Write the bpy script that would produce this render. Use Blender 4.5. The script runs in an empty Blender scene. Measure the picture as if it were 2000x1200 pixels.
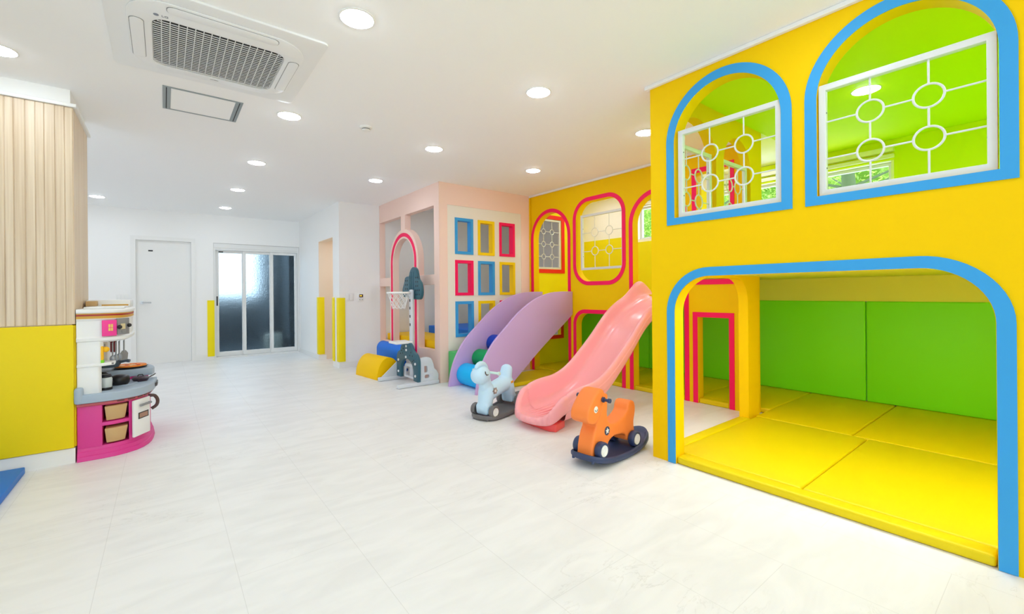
import bpy, bmesh, math, random
from mathutils import Vector, Matrix
from mathutils.geometry import tessellate_polygon
random.seed(7)
SC = bpy.context.scene
COL = SC.collection
PI = math.pi

# ------------------------------------------------------------------ camera
cam_d = bpy.data.cameras.new('camera')
cam = bpy.data.objects.new('camera', cam_d); COL.objects.link(cam)
SC.camera = cam
YAW, ROLL = math.radians(38.3), 0.0086
F_ = Vector((math.sin(YAW), math.cos(YAW), 0))
R0 = Vector((math.cos(YAW), -math.sin(YAW), 0)); U0 = Vector((0, 0, 1))
R_ = R0 * math.cos(ROLL) - U0 * math.sin(ROLL)
U_ = U0 * math.cos(ROLL) + R0 * math.sin(ROLL)
M = Matrix((R_, U_, -F_)).transposed().to_4x4()
M.translation = Vector((0, 0, 1.15))
cam.matrix_world = M
cam_d.sensor_width = 36.0
cam_d.lens = 860.0 / 2000.0 * 36.0
cam_d.shift_y = -29.0 / 2000.0
cam_d.clip_start = 0.02

# ------------------------------------------------------------------ world, exposure
W = bpy.data.worlds.new('world'); SC.world = W; W.use_nodes = True
bg = W.node_tree.nodes['Background']
bg.inputs[0].default_value = (0.74, 0.88, 1.0, 1); bg.inputs[1].default_value = 1.75
SC.view_settings.view_transform = 'Standard'
SC.view_settings.look = 'None'
SC.view_settings.gamma = 1.0
SC.view_settings.use_curve_mapping = False
SC.view_settings.exposure = 1.0
LAMP = 32.0         # emission strength of every ceiling downlight
SC.cycles.max_bounces = 14
SC.cycles.diffuse_bounces = 9
SC.cycles.transmission_bounces = 8
SC.cycles.sample_clamp_indirect = 6.0
CEIL = 2.57

# ------------------------------------------------------------------ materials
def lin(c): return c / 12.92 if c <= 0.04045 else ((c + 0.055) / 1.055) ** 2.4
def rgb(*c): return tuple(lin(v / 255.0) for v in c) + (1.0,)
MATS = {}
def mat(name, col, rough=0.5, metal=0.0, spec=0.5, bump=0.0, bscale=300.0, mott=0.0, mscale=4.0, emit=0.0, coat=0.0, sss=0.0):
    if name in MATS: return MATS[name]
    m = bpy.data.materials.new(name); m.use_nodes = True
    nt = m.node_tree; p = nt.nodes['Principled BSDF']
    c = rgb(*col)
    p.inputs['Base Color'].default_value = c
    p.inputs['Roughness'].default_value = rough
    p.inputs['Metallic'].default_value = metal
    p.inputs['Specular IOR Level'].default_value = spec
    if coat: p.inputs['Coat Weight'].default_value = coat; p.inputs['Coat Roughness'].default_value = 0.15
    if sss:
        p.inputs['Subsurface Weight'].default_value = sss; p.inputs['Subsurface Scale'].default_value = 0.02
    tc = nt.nodes.new('ShaderNodeTexCoord')
    if mott:
        n = nt.nodes.new('ShaderNodeTexNoise'); n.inputs['Scale'].default_value = mscale; n.inputs['Detail'].default_value = 4
        mx = nt.nodes.new('ShaderNodeMix'); mx.data_type = 'RGBA'
        mx.inputs[6].default_value = c
        mx.inputs[7].default_value = tuple(v * (1 - mott) for v in c[:3]) + (1,)
        nt.links.new(tc.outputs['Object'], n.inputs['Vector'])
        nt.links.new(n.outputs['Fac'], mx.inputs[0]); nt.links.new(mx.outputs[2], p.inputs['Base Color'])
    if bump:
        n = nt.nodes.new('ShaderNodeTexNoise'); n.inputs['Scale'].default_value = bscale
        b = nt.nodes.new('ShaderNodeBump'); b.inputs['Strength'].default_value = bump; b.inputs['Distance'].default_value = 0.002
        nt.links.new(tc.outputs['Object'], n.inputs['Vector'])
        nt.links.new(n.outputs['Fac'], b.inputs['Height']); nt.links.new(b.outputs['Normal'], p.inputs['Normal'])
    if emit:
        p.inputs['Emission Color'].default_value = c; p.inputs['Emission Strength'].default_value = emit
    MATS[name] = m
    return m

WHITE = mat('white_wall_paper', (245, 245, 244), 0.6, bump=0.08, bscale=160, spec=0.3)
CEILM = mat('ceiling_paper', (249, 249, 249), 0.7, bump=0.06, bscale=140, spec=0.2)
TRIM = mat('white_trim', (238, 238, 236), 0.4)
YEL = mat('yellow_wall_film', (246, 202, 0), 0.6, bump=0.05, bscale=220, spec=0.12)
YPAD = mat('yellow_pad_vinyl', (228, 204, 0), 0.45, bump=0.08, bscale=120, spec=0.3)
YLIME = mat('lemon_wall_paper', (238, 226, 10), 0.6, bump=0.05, spec=0.25)
GPAD = mat('green_pad_vinyl', (130, 244, 24), 0.45, bump=0.08, bscale=120, spec=0.3)
GMAT = mat('green_floor_vinyl', (176, 240, 0), 0.5, spec=0.3)
BLUE = mat('sky_blue_trim', (58, 160, 226), 0.5, spec=0.3)
PINK = mat('crimson_trim', (252, 14, 96), 0.5, spec=0.3)
RED = mat('tomato_red_trim', (236, 44, 30), 0.5, spec=0.3)
YFR = mat('yellow_frame_film', (252, 212, 0), 0.5, spec=0.3)
PEACH = mat('peach_film', (246, 215, 202), 0.55, bump=0.05, bscale=200, spec=0.25)
CREAM = mat('cream_panel_film', (238, 232, 222), 0.55, spec=0.25)
BEIGE = mat('passage_beige', (242, 224, 202), 0.6)
LATT = mat('lattice_white_enamel', (222, 225, 225), 0.35)
ALU = mat('white_coated_aluminium', (232, 233, 232), 0.35)
DARK = mat('dark_gap', (30, 32, 34), 0.6)
BLACK = mat('black_plastic', (22, 20, 22), 0.3)
GREYF = mat('grey_aluminium_frame', (150, 158, 160), 0.4, metal=0.3)
CHROME = mat('satin_chrome', (205, 208, 210), 0.22, metal=0.9)
LILAC = mat('lilac_panel', (206, 172, 222), 0.5, spec=0.3)
SLIDE = mat('coral_pink_plastic', (255, 172, 178), 0.28, spec=0.5, coat=0.2, sss=0.05)
SLIDEB = mat('coral_red_plastic', (250, 96, 96), 0.4)
ORANGE = mat('orange_plastic', (254, 138, 62), 0.5, spec=0.4)
NAVY = mat('navy_plastic', (50, 64, 102), 0.45)
PALEB = mat('pale_blue_plastic', (200, 232, 254), 0.45)
DGREY = mat('dark_grey_plastic', (112, 109, 110), 0.5)
WPLAS = mat('white_plastic', (240, 241, 240), 0.35)
MINT = mat('mint_plastic', (210, 236, 228), 0.4)
TEAL = mat('teal_plastic', (44, 92, 108), 0.45)
LGREY = mat('light_grey_plastic', (214, 218, 224), 0.4)
FYEL = mat('golden_foam_vinyl', (255, 204, 0), 0.5, spec=0.15)
FBLU = mat('royal_blue_foam_vinyl', (0, 116, 232), 0.5, spec=0.3)
FCYA = mat('cyan_foam_vinyl', (0, 188, 255), 0.5, spec=0.3)
FGRE = mat('green_foam_vinyl', (0, 164, 90), 0.5, spec=0.3)
FDBL = mat('deep_blue_foam_vinyl', (10, 70, 190), 0.5, spec=0.3)
MGREEN = mat('mid_green_pad', (80, 190, 110), 0.5, spec=0.3)
KPINK = mat('magenta_plastic', (222, 60, 148), 0.45)
KPINK2 = mat('hot_pink_plastic', (246, 60, 154), 0.45)
KRED = mat('brick_pink_rail', (196, 92, 100), 0.5)
KGREY = mat('blue_grey_plastic', (168, 184, 200), 0.4)
KMID = mat('mid_grey_plastic', (140, 140, 140), 0.4)
TAN = mat('tan_plastic', (204, 168, 116), 0.6)
GOLD = mat('gold_print', (214, 164, 62), 0.5)
MAROON = mat('maroon_print', (168, 40, 46), 0.5)
BROWN = mat('dark_brown_plastic', (84, 60, 56), 0.35)
PIZZA = mat('pizza_orange', (250, 140, 30), 0.5)
PIZZAR = mat('pizza_red', (214, 66, 30), 0.5)
STEELT = mat('toy_steel_grey', (150, 155, 162), 0.35, metal=0.4)
PAN = mat('toy_pan_slate', (84, 98, 112), 0.35)
MATB = mat('bright_blue_mat', (0, 118, 222), 0.5, spec=0.3)
LEMON = mat('lemon_guard_foam', (250, 228, 6), 0.55, spec=0.3)
BARK = mat('bark', (92, 112, 70), 0.9, bump=0.8, bscale=20)
LEAF = mat('leaf_green', (176, 220, 96), 0.6, mott=0.5, mscale=3)
LEAFD = mat('leaf_dark_green', (70, 120, 60), 0.6)
OUTD = mat('dark_slate_render', (62, 74, 82), 0.8)
OUTL = mat('pale_render', (190, 190, 180), 0.8)

def emission(name, col, s):
    m = bpy.data.materials.new(name); m.use_nodes = True
    nt = m.node_tree; nt.nodes.clear()
    e = nt.nodes.new('ShaderNodeEmission'); o = nt.nodes.new('ShaderNodeOutputMaterial')
    e.inputs[0].default_value = (*col, 1); e.inputs[1].default_value = s
    nt.links.new(e.outputs[0], o.inputs[0]); return m
LED = emission('downlight_led', (0.825, 0.912, 1.0), LAMP)

def floor_mat():
    m = bpy.data.materials.new('marbled_vinyl_floor'); m.use_nodes = True
    nt = m.node_tree; N = nt.nodes; L = nt.links; p = N['Principled BSDF']
    tc = N.new('ShaderNodeTexCoord')
    mp = N.new('ShaderNodeMapping'); mp.inputs['Rotation'].default_value = (0, 0, 0.9); mp.inputs['Scale'].default_value = (1, 3.2, 1)
    L.new(tc.outputs['Object'], mp.inputs[0])
    n1 = N.new('ShaderNodeTexNoise'); n1.inputs['Scale'].default_value = 2.2; n1.inputs['Detail'].default_value = 8; n1.inputs['Distortion'].default_value = 1.2
    L.new(mp.outputs[0], n1.inputs['Vector'])
    r1 = N.new('ShaderNodeValToRGB'); r1.color_ramp.elements[0].position = 0.35; r1.color_ramp.elements[1].position = 0.62
    r1.color_ramp.elements[0].color = rgb(231, 231, 231); r1.color_ramp.elements[1].color = rgb(238, 238, 238)
    L.new(n1.outputs['Fac'], r1.inputs[0])
    # thin broken veins: noise passing through its mid value
    n2 = N.new('ShaderNodeTexNoise'); n2.inputs['Scale'].default_value = 2.6; n2.inputs['Detail'].default_value = 7; n2.inputs['Roughness'].default_value = 0.62; n2.inputs['Distortion'].default_value = 0.6
    L.new(mp.outputs[0], n2.inputs['Vector'])
    s = N.new('ShaderNodeMath'); s.operation = 'SUBTRACT'; s.inputs[1].default_value = 0.5; L.new(n2.outputs['Fac'], s.inputs[0])
    a = N.new('ShaderNodeMath'); a.operation = 'ABSOLUTE'; L.new(s.outputs[0], a.inputs[0])
    r2 = N.new('ShaderNodeValToRGB'); r2.color_ramp.elements[0].position = 0.0; r2.color_ramp.elements[1].position = 0.012
    r2.color_ramp.elements[0].color = (1, 1, 1, 1); r2.color_ramp.elements[1].color = (0, 0, 0, 1)
    L.new(a.outputs[0], r2.inputs[0])
    n3 = N.new('ShaderNodeTexNoise'); n3.inputs['Scale'].default_value = 1.7; L.new(tc.outputs['Object'], n3.inputs['Vector'])
    r3 = N.new('ShaderNodeValToRGB'); r3.color_ramp.elements[0].position = 0.52; r3.color_ramp.elements[1].position = 0.68
    L.new(n3.outputs['Fac'], r3.inputs[0])
    mu = N.new('ShaderNodeMath'); mu.operation = 'MULTIPLY'; L.new(r2.outputs[0], mu.inputs[0]); L.new(r3.outputs[0], mu.inputs[1])
    mu2 = N.new('ShaderNodeMath'); mu2.operation = 'MULTIPLY'; mu2.inputs[1].default_value = 0.28; L.new(mu.outputs[0], mu2.inputs[0])
    mx = N.new('ShaderNodeMix'); mx.data_type = 'RGBA'; mx.inputs[7].default_value = rgb(176, 174, 168)
    L.new(mu2.outputs[0], mx.inputs[0]); L.new(r1.outputs[0], mx.inputs[6])
    # tile joints
    br = N.new('ShaderNodeTexBrick'); br.offset = 0.5
    br.inputs['Scale'].default_value = 1.0; br.inputs['Brick Width'].default_value = 0.9; br.inputs['Row Height'].default_value = 0.45
    br.inputs['Mortar Size'].default_value = 0.0012; br.inputs['Mortar Smooth'].default_value = 0.1
    br.inputs['Color1'].default_value = (0, 0, 0, 1); br.inputs['Color2'].default_value = (0, 0, 0, 1); br.inputs['Mortar'].default_value = (1, 1, 1, 1)
    mp2 = N.new('ShaderNodeMapping'); mp2.inputs['Rotation'].default_value = (0, 0, PI / 2); mp2.inputs['Location'].default_value = (0.2, 0.12, 0)
    L.new(tc.outputs['Object'], mp2.inputs[0]); L.new(mp2.outputs[0], br.inputs['Vector'])
    m3 = N.new('ShaderNodeMath'); m3.operation = 'MULTIPLY'; m3.inputs[1].default_value = 0.22; L.new(br.outputs['Color'], m3.inputs[0])
    mx2 = N.new('ShaderNodeMix'); mx2.data_type = 'RGBA'; mx2.inputs[7].default_value = rgb(150, 148, 144)
    L.new(m3.outputs[0], mx2.inputs[0]); L.new(mx.outputs[2], mx2.inputs[6])
    L.new(mx2.outputs[2], p.inputs['Base Color'])
    p.inputs['Roughness'].default_value = 0.42; p.inputs['Specular IOR Level'].default_value = 0.35
    return m
FLOOR = floor_mat()

def wood_mat():
    m = bpy.data.materials.new('pale_oak_slats'); m.use_nodes = True
    nt = m.node_tree; N = nt.nodes; L = nt.links; p = N['Principled BSDF']
    tc = N.new('ShaderNodeTexCoord'); mp = N.new('ShaderNodeMapping'); mp.inputs['Scale'].default_value = (55, 55, 1.2)
    L.new(tc.outputs['Object'], mp.inputs[0])
    n = N.new('ShaderNodeTexNoise'); n.inputs['Scale'].default_value = 1.0; n.inputs['Detail'].default_value = 5; L.new(mp.outputs[0], n.inputs['Vector'])
    r = N.new('ShaderNodeValToRGB'); r.color_ramp.elements[0].position = 0.3; r.color_ramp.elements[1].position = 0.7
    r.color_ramp.elements[0].color = rgb(208, 184, 152); r.color_ramp.elements[1].color = rgb(232, 214, 188)
    L.new(n.outputs['Fac'], r.inputs[0]); L.new(r.outputs[0], p.inputs['Base Color'])
    p.inputs['Roughness'].default_value = 0.42
    return m
OAK = wood_mat()

def glass_mat():
    m = bpy.data.materials.new('patterned_glass'); m.use_nodes = True
    nt = m.node_tree; N = nt.nodes; L = nt.links; p = N['Principled BSDF']
    p.inputs['Base Color'].default_value = (0.60, 0.74, 0.82, 1)
    p.inputs['Transmission Weight'].default_value = 1.0; p.inputs['Roughness'].default_value = 0.34; p.inputs['IOR'].default_value = 1.3
    tc = N.new('ShaderNodeTexCoord')
    v = N.new('ShaderNodeTexVoronoi'); v.inputs['Scale'].default_value = 36; v.inputs['Randomness'].default_value = 0.35
    L.new(tc.outputs['Object'], v.inputs['Vector'])
    b = N.new('ShaderNodeBump'); b.inputs['Strength'].default_value = 0.9; b.inputs['Distance'].default_value = 0.009
    L.new(v.outputs['Distance'], b.inputs['Height']); L.new(b.outputs['Normal'], p.inputs['Normal'])
    return m
GLASS = glass_mat()

# ------------------------------------------------------------------ mesh helpers
class MB:
    """collects shapes in one bmesh"""
    def __init__(s): s.bm = bmesh.new()
    def tr(s, verts, mat4):
        if mat4 is not None: bmesh.ops.transform(s.bm, matrix=mat4, verts=verts)
    def box(s, a, b, bev=0.0, seg=2, m=None):
        g = bmesh.ops.create_cube(s.bm, size=1.0)['verts']
        c = [(a[i] + b[i]) / 2 for i in range(3)]; d = [abs(b[i] - a[i]) for i in range(3)]
        for v in g: v.co = Vector((v.co.x * d[0] + c[0], v.co.y * d[1] + c[1], v.co.z * d[2] + c[2]))
        if bev > 0:
            es = list({e for v in g for e in v.link_edges})
            r = bmesh.ops.bevel(s.bm, geom=es, offset=min(bev, min(d) * 0.49), segments=seg, affect='EDGES', profile=0.5)
            g = list({v for f in r['faces'] for v in f.verts} | {v for v in g if v.is_valid})
        s.tr(g, m); return s
    def plate(s, outer, holes=(), t=0.1, plane='Z', pos=0.0, m=None):
        """2D outline with holes given a thickness; plane X: (a,b)->(y,z); Y: (x,z); Z: (x,y). Extends from pos to pos+t."""
        loops = [list(outer)] + [list(h) for h in holes]
        tess = tessellate_polygon([[Vector((p[0], p[1], 0)) for p in lp] for lp in loops])
        def P(p, c):
            if plane == 'X': return (pos + c, p[0], p[1])
            if plane == 'Y': return (p[0], pos + c, p[1])
            return (p[0], p[1], pos + c)
        flat = [p for lp in loops for p in lp]
        A = [s.bm.verts.new(P(p, 0)) for p in flat]; B = [s.bm.verts.new(P(p, t)) for p in flat]
        fs = []
        for tri in tess:
            try: fs.append(s.bm.faces.new([A[i] for i in tri]))
            except ValueError: pass
            try: fs.append(s.bm.faces.new([B[i] for i in reversed(tri)]))
            except ValueError: pass
        k = 0
        for lp in loops:
            n = len(lp)
            for i in range(n):
                j = (i + 1) % n
                fs.append(s.bm.faces.new([A[k + i], A[k + j], B[k + j], B[k + i]]))
            k += n
        bmesh.ops.recalc_face_normals(s.bm, faces=fs)
        s.tr(A + B, m); return s
    def cyl(s, p0, p1, r0, r1=None, n=24, cap=True):
        r1 = r0 if r1 is None else r1
        p0 = Vector(p0); p1 = Vector(p1); d = p1 - p0
        g = bmesh.ops.create_cone(s.bm, cap_ends=cap, segments=n, radius1=max(r0, 1e-5), radius2=max(r1, 1e-5), depth=d.length)['verts']
        q = d.to_track_quat('Z', 'Y').to_matrix().to_4x4(); q.translation = (p0 + p1) / 2
        s.tr(g, q); return s
    def sph(s, c, r, sc=(1, 1, 1), n=20, m=None):
        g = bmesh.ops.create_uvsphere(s.bm, u_segments=n, v_segments=n // 2 + 2, radius=r)['verts']
        for v in g: v.co = Vector((v.co.x * sc[0] + c[0], v.co.y * sc[1] + c[1], v.co.z * sc[2] + c[2]))
        s.tr(g, m); return s
    def tube(s, pts, r, n=8, closed=False, caps=True):
        pts = [Vector(p) for p in pts]; N = len(pts); rings = []
        up = Vector((0, 0, 1)); prev = None
        for i, p in enumerate(pts):
            if closed: t = pts[(i + 1) % N] - pts[i - 1]
            else: t = pts[min(i + 1, N - 1)] - pts[max(i - 1, 0)]
            t.normalize()
            if prev is None:
                a = up if abs(t.dot(up)) < 0.9 else Vector((1, 0, 0))
                x = t.cross(a).normalized()
            else:
                x = (prev - t * prev.dot(t)).normalized()
            prev = x; y = t.cross(x)
            rr = r[i] if isinstance(r, (list, tuple)) else r
            rings.append([s.bm.verts.new(p + x * math.cos(2 * PI * k / n) * rr + y * math.sin(2 * PI * k / n) * rr) for k in range(n)])
        fs = []
        for i in range(N if closed else N - 1):
            a, b = rings[i], rings[(i + 1) % N]
            for k in range(n): fs.append(s.bm.faces.new([a[k], a[(k + 1) % n], b[(k + 1) % n], b[k]]))
        if not closed and caps:
            fs.append(s.bm.faces.new(rings[0])); fs.append(s.bm.faces.new(rings[-1]))
        bmesh.ops.recalc_face_normals(s.bm, faces=fs); return s
    def lathe(s, prof, c=(0, 0, 0), axis='Z', n=32):
        rings = []
        for (r, h) in prof:
            ring = []
            for k in range(n):
                a = 2 * PI * k / n; x, y = max(r, 1e-5) * math.cos(a), max(r, 1e-5) * math.sin(a)
                co = (x, y, h) if axis == 'Z' else ((h, x, y) if axis == 'X' else (y, h, x))
                ring.append(s.bm.verts.new((co[0] + c[0], co[1] + c[1], co[2] + c[2])))
            rings.append(ring)
        fs = []
        for a, b in zip(rings, rings[1:]):
            for k in range(n): fs.append(s.bm.faces.new([a[k], a[(k + 1) % n], b[(k + 1) % n], b[k]]))
        if prof[0][0] > 1e-4: fs.append(s.bm.faces.new(rings[0]))
        if prof[-1][0] > 1e-4: fs.append(s.bm.faces.new(rings[-1]))
        bmesh.ops.recalc_face_normals(s.bm, faces=fs); return s
    def loft(s, secs, closed_sec=True, caps=True):
        R = [[s.bm.verts.new(p) for p in sec] for sec in secs]; fs = []
        n = len(R[0])
        for a, b in zip(R, R[1:]):
            for k in range(n if closed_sec else n - 1):
                fs.append(s.bm.faces.new([a[k], a[(k + 1) % n], b[(k + 1) % n], b[k]]))
        if caps: fs.append(s.bm.faces.new(R[0])); fs.append(s.bm.faces.new(R[-1]))
        bmesh.ops.recalc_face_normals(s.bm, faces=fs); return s

def finish(name, mb, m, parent=None, world=True, bevel=0.0, bseg=2, subsurf=0, smooth=True, ang=35, origin=None):
    """link a bmesh as ONE object. world=True: shapes are in world coordinates; origin is put at the base centre (or expressed in the parent's frame)."""
    bm = mb.bm
    if bevel > 0:
        bm.edges.ensure_lookup_table()
        es = [e for e in bm.edges if len(e.link_faces) == 2 and e.calc_face_angle(0) > math.radians(50)]
        bmesh.ops.bevel(bm, geom=es, offset=bevel, segments=bseg, affect='EDGES', profile=0.5, clamp_overlap=True)
    base = Vector((0, 0, 0))
    if parent is not None:
        if world:
            pw = Matrix.LocRotScale(parent.location, parent.rotation_euler, None)
            if parent.parent is not None:
                gp = parent.parent
                pw = Matrix.LocRotScale(gp.location, gp.rotation_euler, None) @ pw
            bmesh.ops.transform(bm, matrix=pw.inverted(), verts=bm.verts)
    elif world:
        xs = [v.co for v in bm.verts]
        lo = [min(v[i] for v in xs) for i in range(3)]; hi = [max(v[i] for v in xs) for i in range(3)]
        base = Vector(((lo[0] + hi[0]) / 2, (lo[1] + hi[1]) / 2, lo[2]))
        bmesh.ops.translate(bm, vec=-base, verts=bm.verts)
    for f in bm.faces: f.smooth = smooth
    if smooth:
        for e in bm.edges:
            e.smooth = len(e.link_faces) == 2 and e.calc_face_angle(0) < math.radians(ang)
    me = bpy.data.meshes.new(name); bm.to_mesh(me); bm.free()
    me.materials.append(m)
    o = bpy.data.objects.new(name, me); COL.objects.link(o); o.location = base
    if parent is not None: o.parent = parent
    if subsurf:
        md = o.modifiers.new('sub', 'SUBSURF'); md.levels = subsurf; md.render_levels = subsurf
    return o
def tag(o, label, cat, group=None, kind=None):
    o['label'] = label; o['category'] = cat
    if group: o['group'] = group
    if kind: o['kind'] = kind
    return o
def thing(name, label, cat, loc=(0, 0, 0), rz=0.0, group=None):
    o = bpy.data.objects.new(name, None); COL.objects.link(o)
    o.location = loc; o.rotation_euler = (0, 0, rz); o.empty_display_size = 0.05
    return tag(o, label, cat, group)
def struct(name, mb, m, **k):
    o = finish(name, mb, m, **k); o['kind'] = 'structure'; return o
def dup(root, loc, label=None, rz=None):
    r = root.copy(); COL.objects.link(r); r.location = loc
    if rz is not None: r.rotation_euler = (0, 0, rz)
    if label: r['label'] = label
    for ch in root.children:
        c = ch.copy(); COL.objects.link(c); c.parent = r
        for g in ch.children:
            d = g.copy(); COL.objects.link(d); d.parent = c
    return r
def arc(cx, cy, r, a0, a1, n):
    return [(cx + r * math.cos(a0 + (a1 - a0) * i / n), cy + r * math.sin(a0 + (a1 - a0) * i / n)) for i in range(n + 1)]
def rr(x0, y0, x1, y1, rbl=0, rbr=0, rtr=0, rtl=0, n=12):
    """rounded rectangle, counter-clockwise"""
    p = []
    for (cx, cy, r, a) in ((x0 + rbl, y0 + rbl, rbl, PI), (x1 - rbr, y0 + rbr, rbr, 1.5 * PI), (x1 - rtr, y1 - rtr, rtr, 0), (x0 + rtl, y1 - rtl, rtl, PI / 2)):
        if r <= 1e-6: p.append((cx, cy))
        else: p += arc(cx, cy, r, a, a + PI / 2, n)
    out = [p[0]]
    for q in p[1:]:
        if abs(q[0] - out[-1][0]) + abs(q[1] - out[-1][1]) > 1e-5: out.append(q)
    if abs(out[0][0] - out[-1][0]) + abs(out[0][1] - out[-1][1]) < 1e-5: out.pop()
    return out
def arch(x0, x1, z0, z1, n=20):
    r = (x1 - x0) / 2
    return rr(x0, z0, x1, z1, 0, 0, r - 1e-4, r - 1e-4, n)
def baked(o, name=None):
    dg = bpy.context.evaluated_depsgraph_get(); dg.update()
    me = bpy.data.meshes.new_from_object(o.evaluated_get(dg)); return me
def blob(name, mb, m, parent, voxel=0.008, it=8, fac=0.6):
    """fuse overlapping closed shapes into one smooth skin; shapes are in the parent's local frame"""
    tmp = bpy.data.meshes.new('tmp'); mb.bm.to_mesh(tmp); mb.bm.free()
    o = bpy.data.objects.new('tmp', tmp); COL.objects.link(o)
    md = o.modifiers.new('r', 'REMESH'); md.mode = 'VOXEL'; md.voxel_size = voxel
    ms = o.modifiers.new('s', 'SMOOTH'); ms.factor = fac; ms.iterations = it
    me = baked(o); bpy.data.objects.remove(o); bpy.data.meshes.remove(tmp)
    me.name = name; me.materials.clear(); me.materials.append(m)
    for p in me.polygons: p.use_smooth = True
    r = bpy.data.objects.new(name, me); COL.objects.link(r)
    if parent is not None: r.parent = parent
    return r
def textmesh(name, body, size, m, parent, mat4, depth=0.0008):
    cu = bpy.data.curves.new('t', 'FONT'); cu.body = body; cu.size = size; cu.extrude = depth; cu.align_x = 'CENTER'; cu.align_y = 'CENTER'
    o = bpy.data.objects.new('t', cu); COL.objects.link(o)
    me = baked(o); bpy.data.objects.remove(o)
    me.name = name; me.transform(mat4); me.materials.clear(); me.materials.append(m)
    r = bpy.data.objects.new(name, me); COL.objects.link(r); r.parent = parent
    return r

# ================================================================== THE ROOM
struct('floor', MB().box((-3.1, -3.1, -0.1), (5.6, 9.6, 0)), FLOOR, smooth=False)
struct('ceiling', MB().box((-3.1, -3.1, CEIL), (5.6, 9.6, CEIL + 0.1)), CEILM, smooth=False)
# back wall with a door recess and the sliding-door opening
YB = 9.45
b = MB()
b.plate([(-3.1, 0), (-0.364, 0), (-0.364, 2.068), (0.37, 2.068), (0.37, 0), (0.69, 0), (0.69, 2.075), (2.10, 2.075), (2.10, 0), (2.25, 0), (2.25, CEIL), (-3.1, CEIL)], (), 0.15, 'Y', YB)
struct('wall_back', b, WHITE)
# white wall on the right of the far end with a passage opening
b = MB()
b.plate([(6.95, 0), (7.27, 0), (7.27, 2.055), (8.09, 2.055), (8.09, 0), (9.45, 0), (9.45, CEIL), (6.95, CEIL)], (), 0.12, 'X', 2.11)
struct('wall_right', b, WHITE)
b = MB(); b.box((2.2302, 6.95, 0), (2.83, 7.07, CEIL)); struct('wall_alcove', b, WHITE, smooth=False)
# passage lining (a short corridor behind the opening)
b = MB()
b.box((2.2302, 8.10, 0), (3.4, 8.2, CEIL)); b.box((3.3, 7.08, 0), (3.4, 8.10, CEIL)); b.box((2.232, 7.0702, 0), (3.3, 7.14, CEIL))
b.box((2.2302, 7.14, 2.10), (3.3, 8.10, 2.16))
b.box((2.1115, 8.083, .081), (2.2300, 8.0898, 2.0548)); b.box((2.1115, 7.2702, 2.048), (2.2300, 8.0830, 2.0548))
struct('wall_passage', b, BEIGE, smooth=False)
b = MB(); b.box((2.62, 8.06, 0.0), (2.68, 8.0995, 2.09)); b.box((3.25, 7.3, 0), (3.2995, 7.36, 2.05))
struct('trim_passage', b, BEIGE, smooth=False)
struct('wall_left', MB().box((-3.1, -3.1, 0), (-3.0, 9.6, CEIL)), WHITE, smooth=False)
# wall behind the camera with a big unseen window added for daylight fill
b = MB(); b.plate([(-3.0, 0), (5.5, 0), (5.5, CEIL), (-3.0, CEIL)], [[(-2.6, 0.5), (2.2, 0.5), (2.2, 2.4), (-2.6, 2.4)]], 0.1, 'Y', -3.1)
struct('wall_front', b, WHITE)
b = MB()
for x0, x1 in ((-2.6, -1.0), (-1.0, 0.6), (0.6, 2.2)):
    b.plate(rr(x0, 0.5, x1, 2.4), [rr(x0 + .05, .55, x1 - .05, 2.35)], 0.05, 'Y', -3.08)
struct('window_1', b, ALU)
# skirting
b = MB(); b.box((-3.0, YB - 0.008, 0), (-0.43, YB - 0.0005, 0.09)); b.box((0.43, YB - 0.008, 0), (0.69, YB - 0.0005, 0.09))
struct('baseboard_back', b, TRIM, smooth=False)
b = MB(); b.box((2.102, 8.09, 0), (2.1095, YB, 0.08)); b.box((2.102, 6.95, 0), (2.1095, 7.27, 0.08)); struct('baseboard_right', b, TRIM, smooth=False)
b = MB(); b.box((2.11, 6.942, 0), (2.745, 6.9495, 0.08)); struct('baseboard_alcove', b, TRIM, smooth=False)

# hinged door in the back wall
b = MB()
b.plate([(-0.43, 0), (-0.364, 0), (-0.364, 2.068), (0.37, 2.068), (0.37, 0), (0.43, 0), (0.43, 2.13), (-0.43, 2.13)], (), 0.012, 'Y', YB - 0.0125)
struct('trim_door', b, TRIM)
d1 = struct('door_1', MB().plate(rr(-0.363, 0.001, 0.369, 2.067), (), 0.04, 'Y', YB + 0.05), TRIM)
b = MB(); b.cyl((-0.29, 9.50, 1.03), (-0.29, 9.485, 1.03), 0.027); b.cyl((-0.29, 9.49, 1.03), (-0.29, 9.45, 1.03), 0.01)
b.tube([(-0.29, 9.45, 1.03), (-0.24, 9.447, 1.03), (-0.17, 9.447, 1.028)], 0.011)
finish('door_handle', b, CHROME, parent=d1)
b = MB(); b.box((-0.205, 9.4975, 1.882), (-0.145, 9.4995, 1.905)); finish('sign', b, BLACK, parent=d1)

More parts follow.
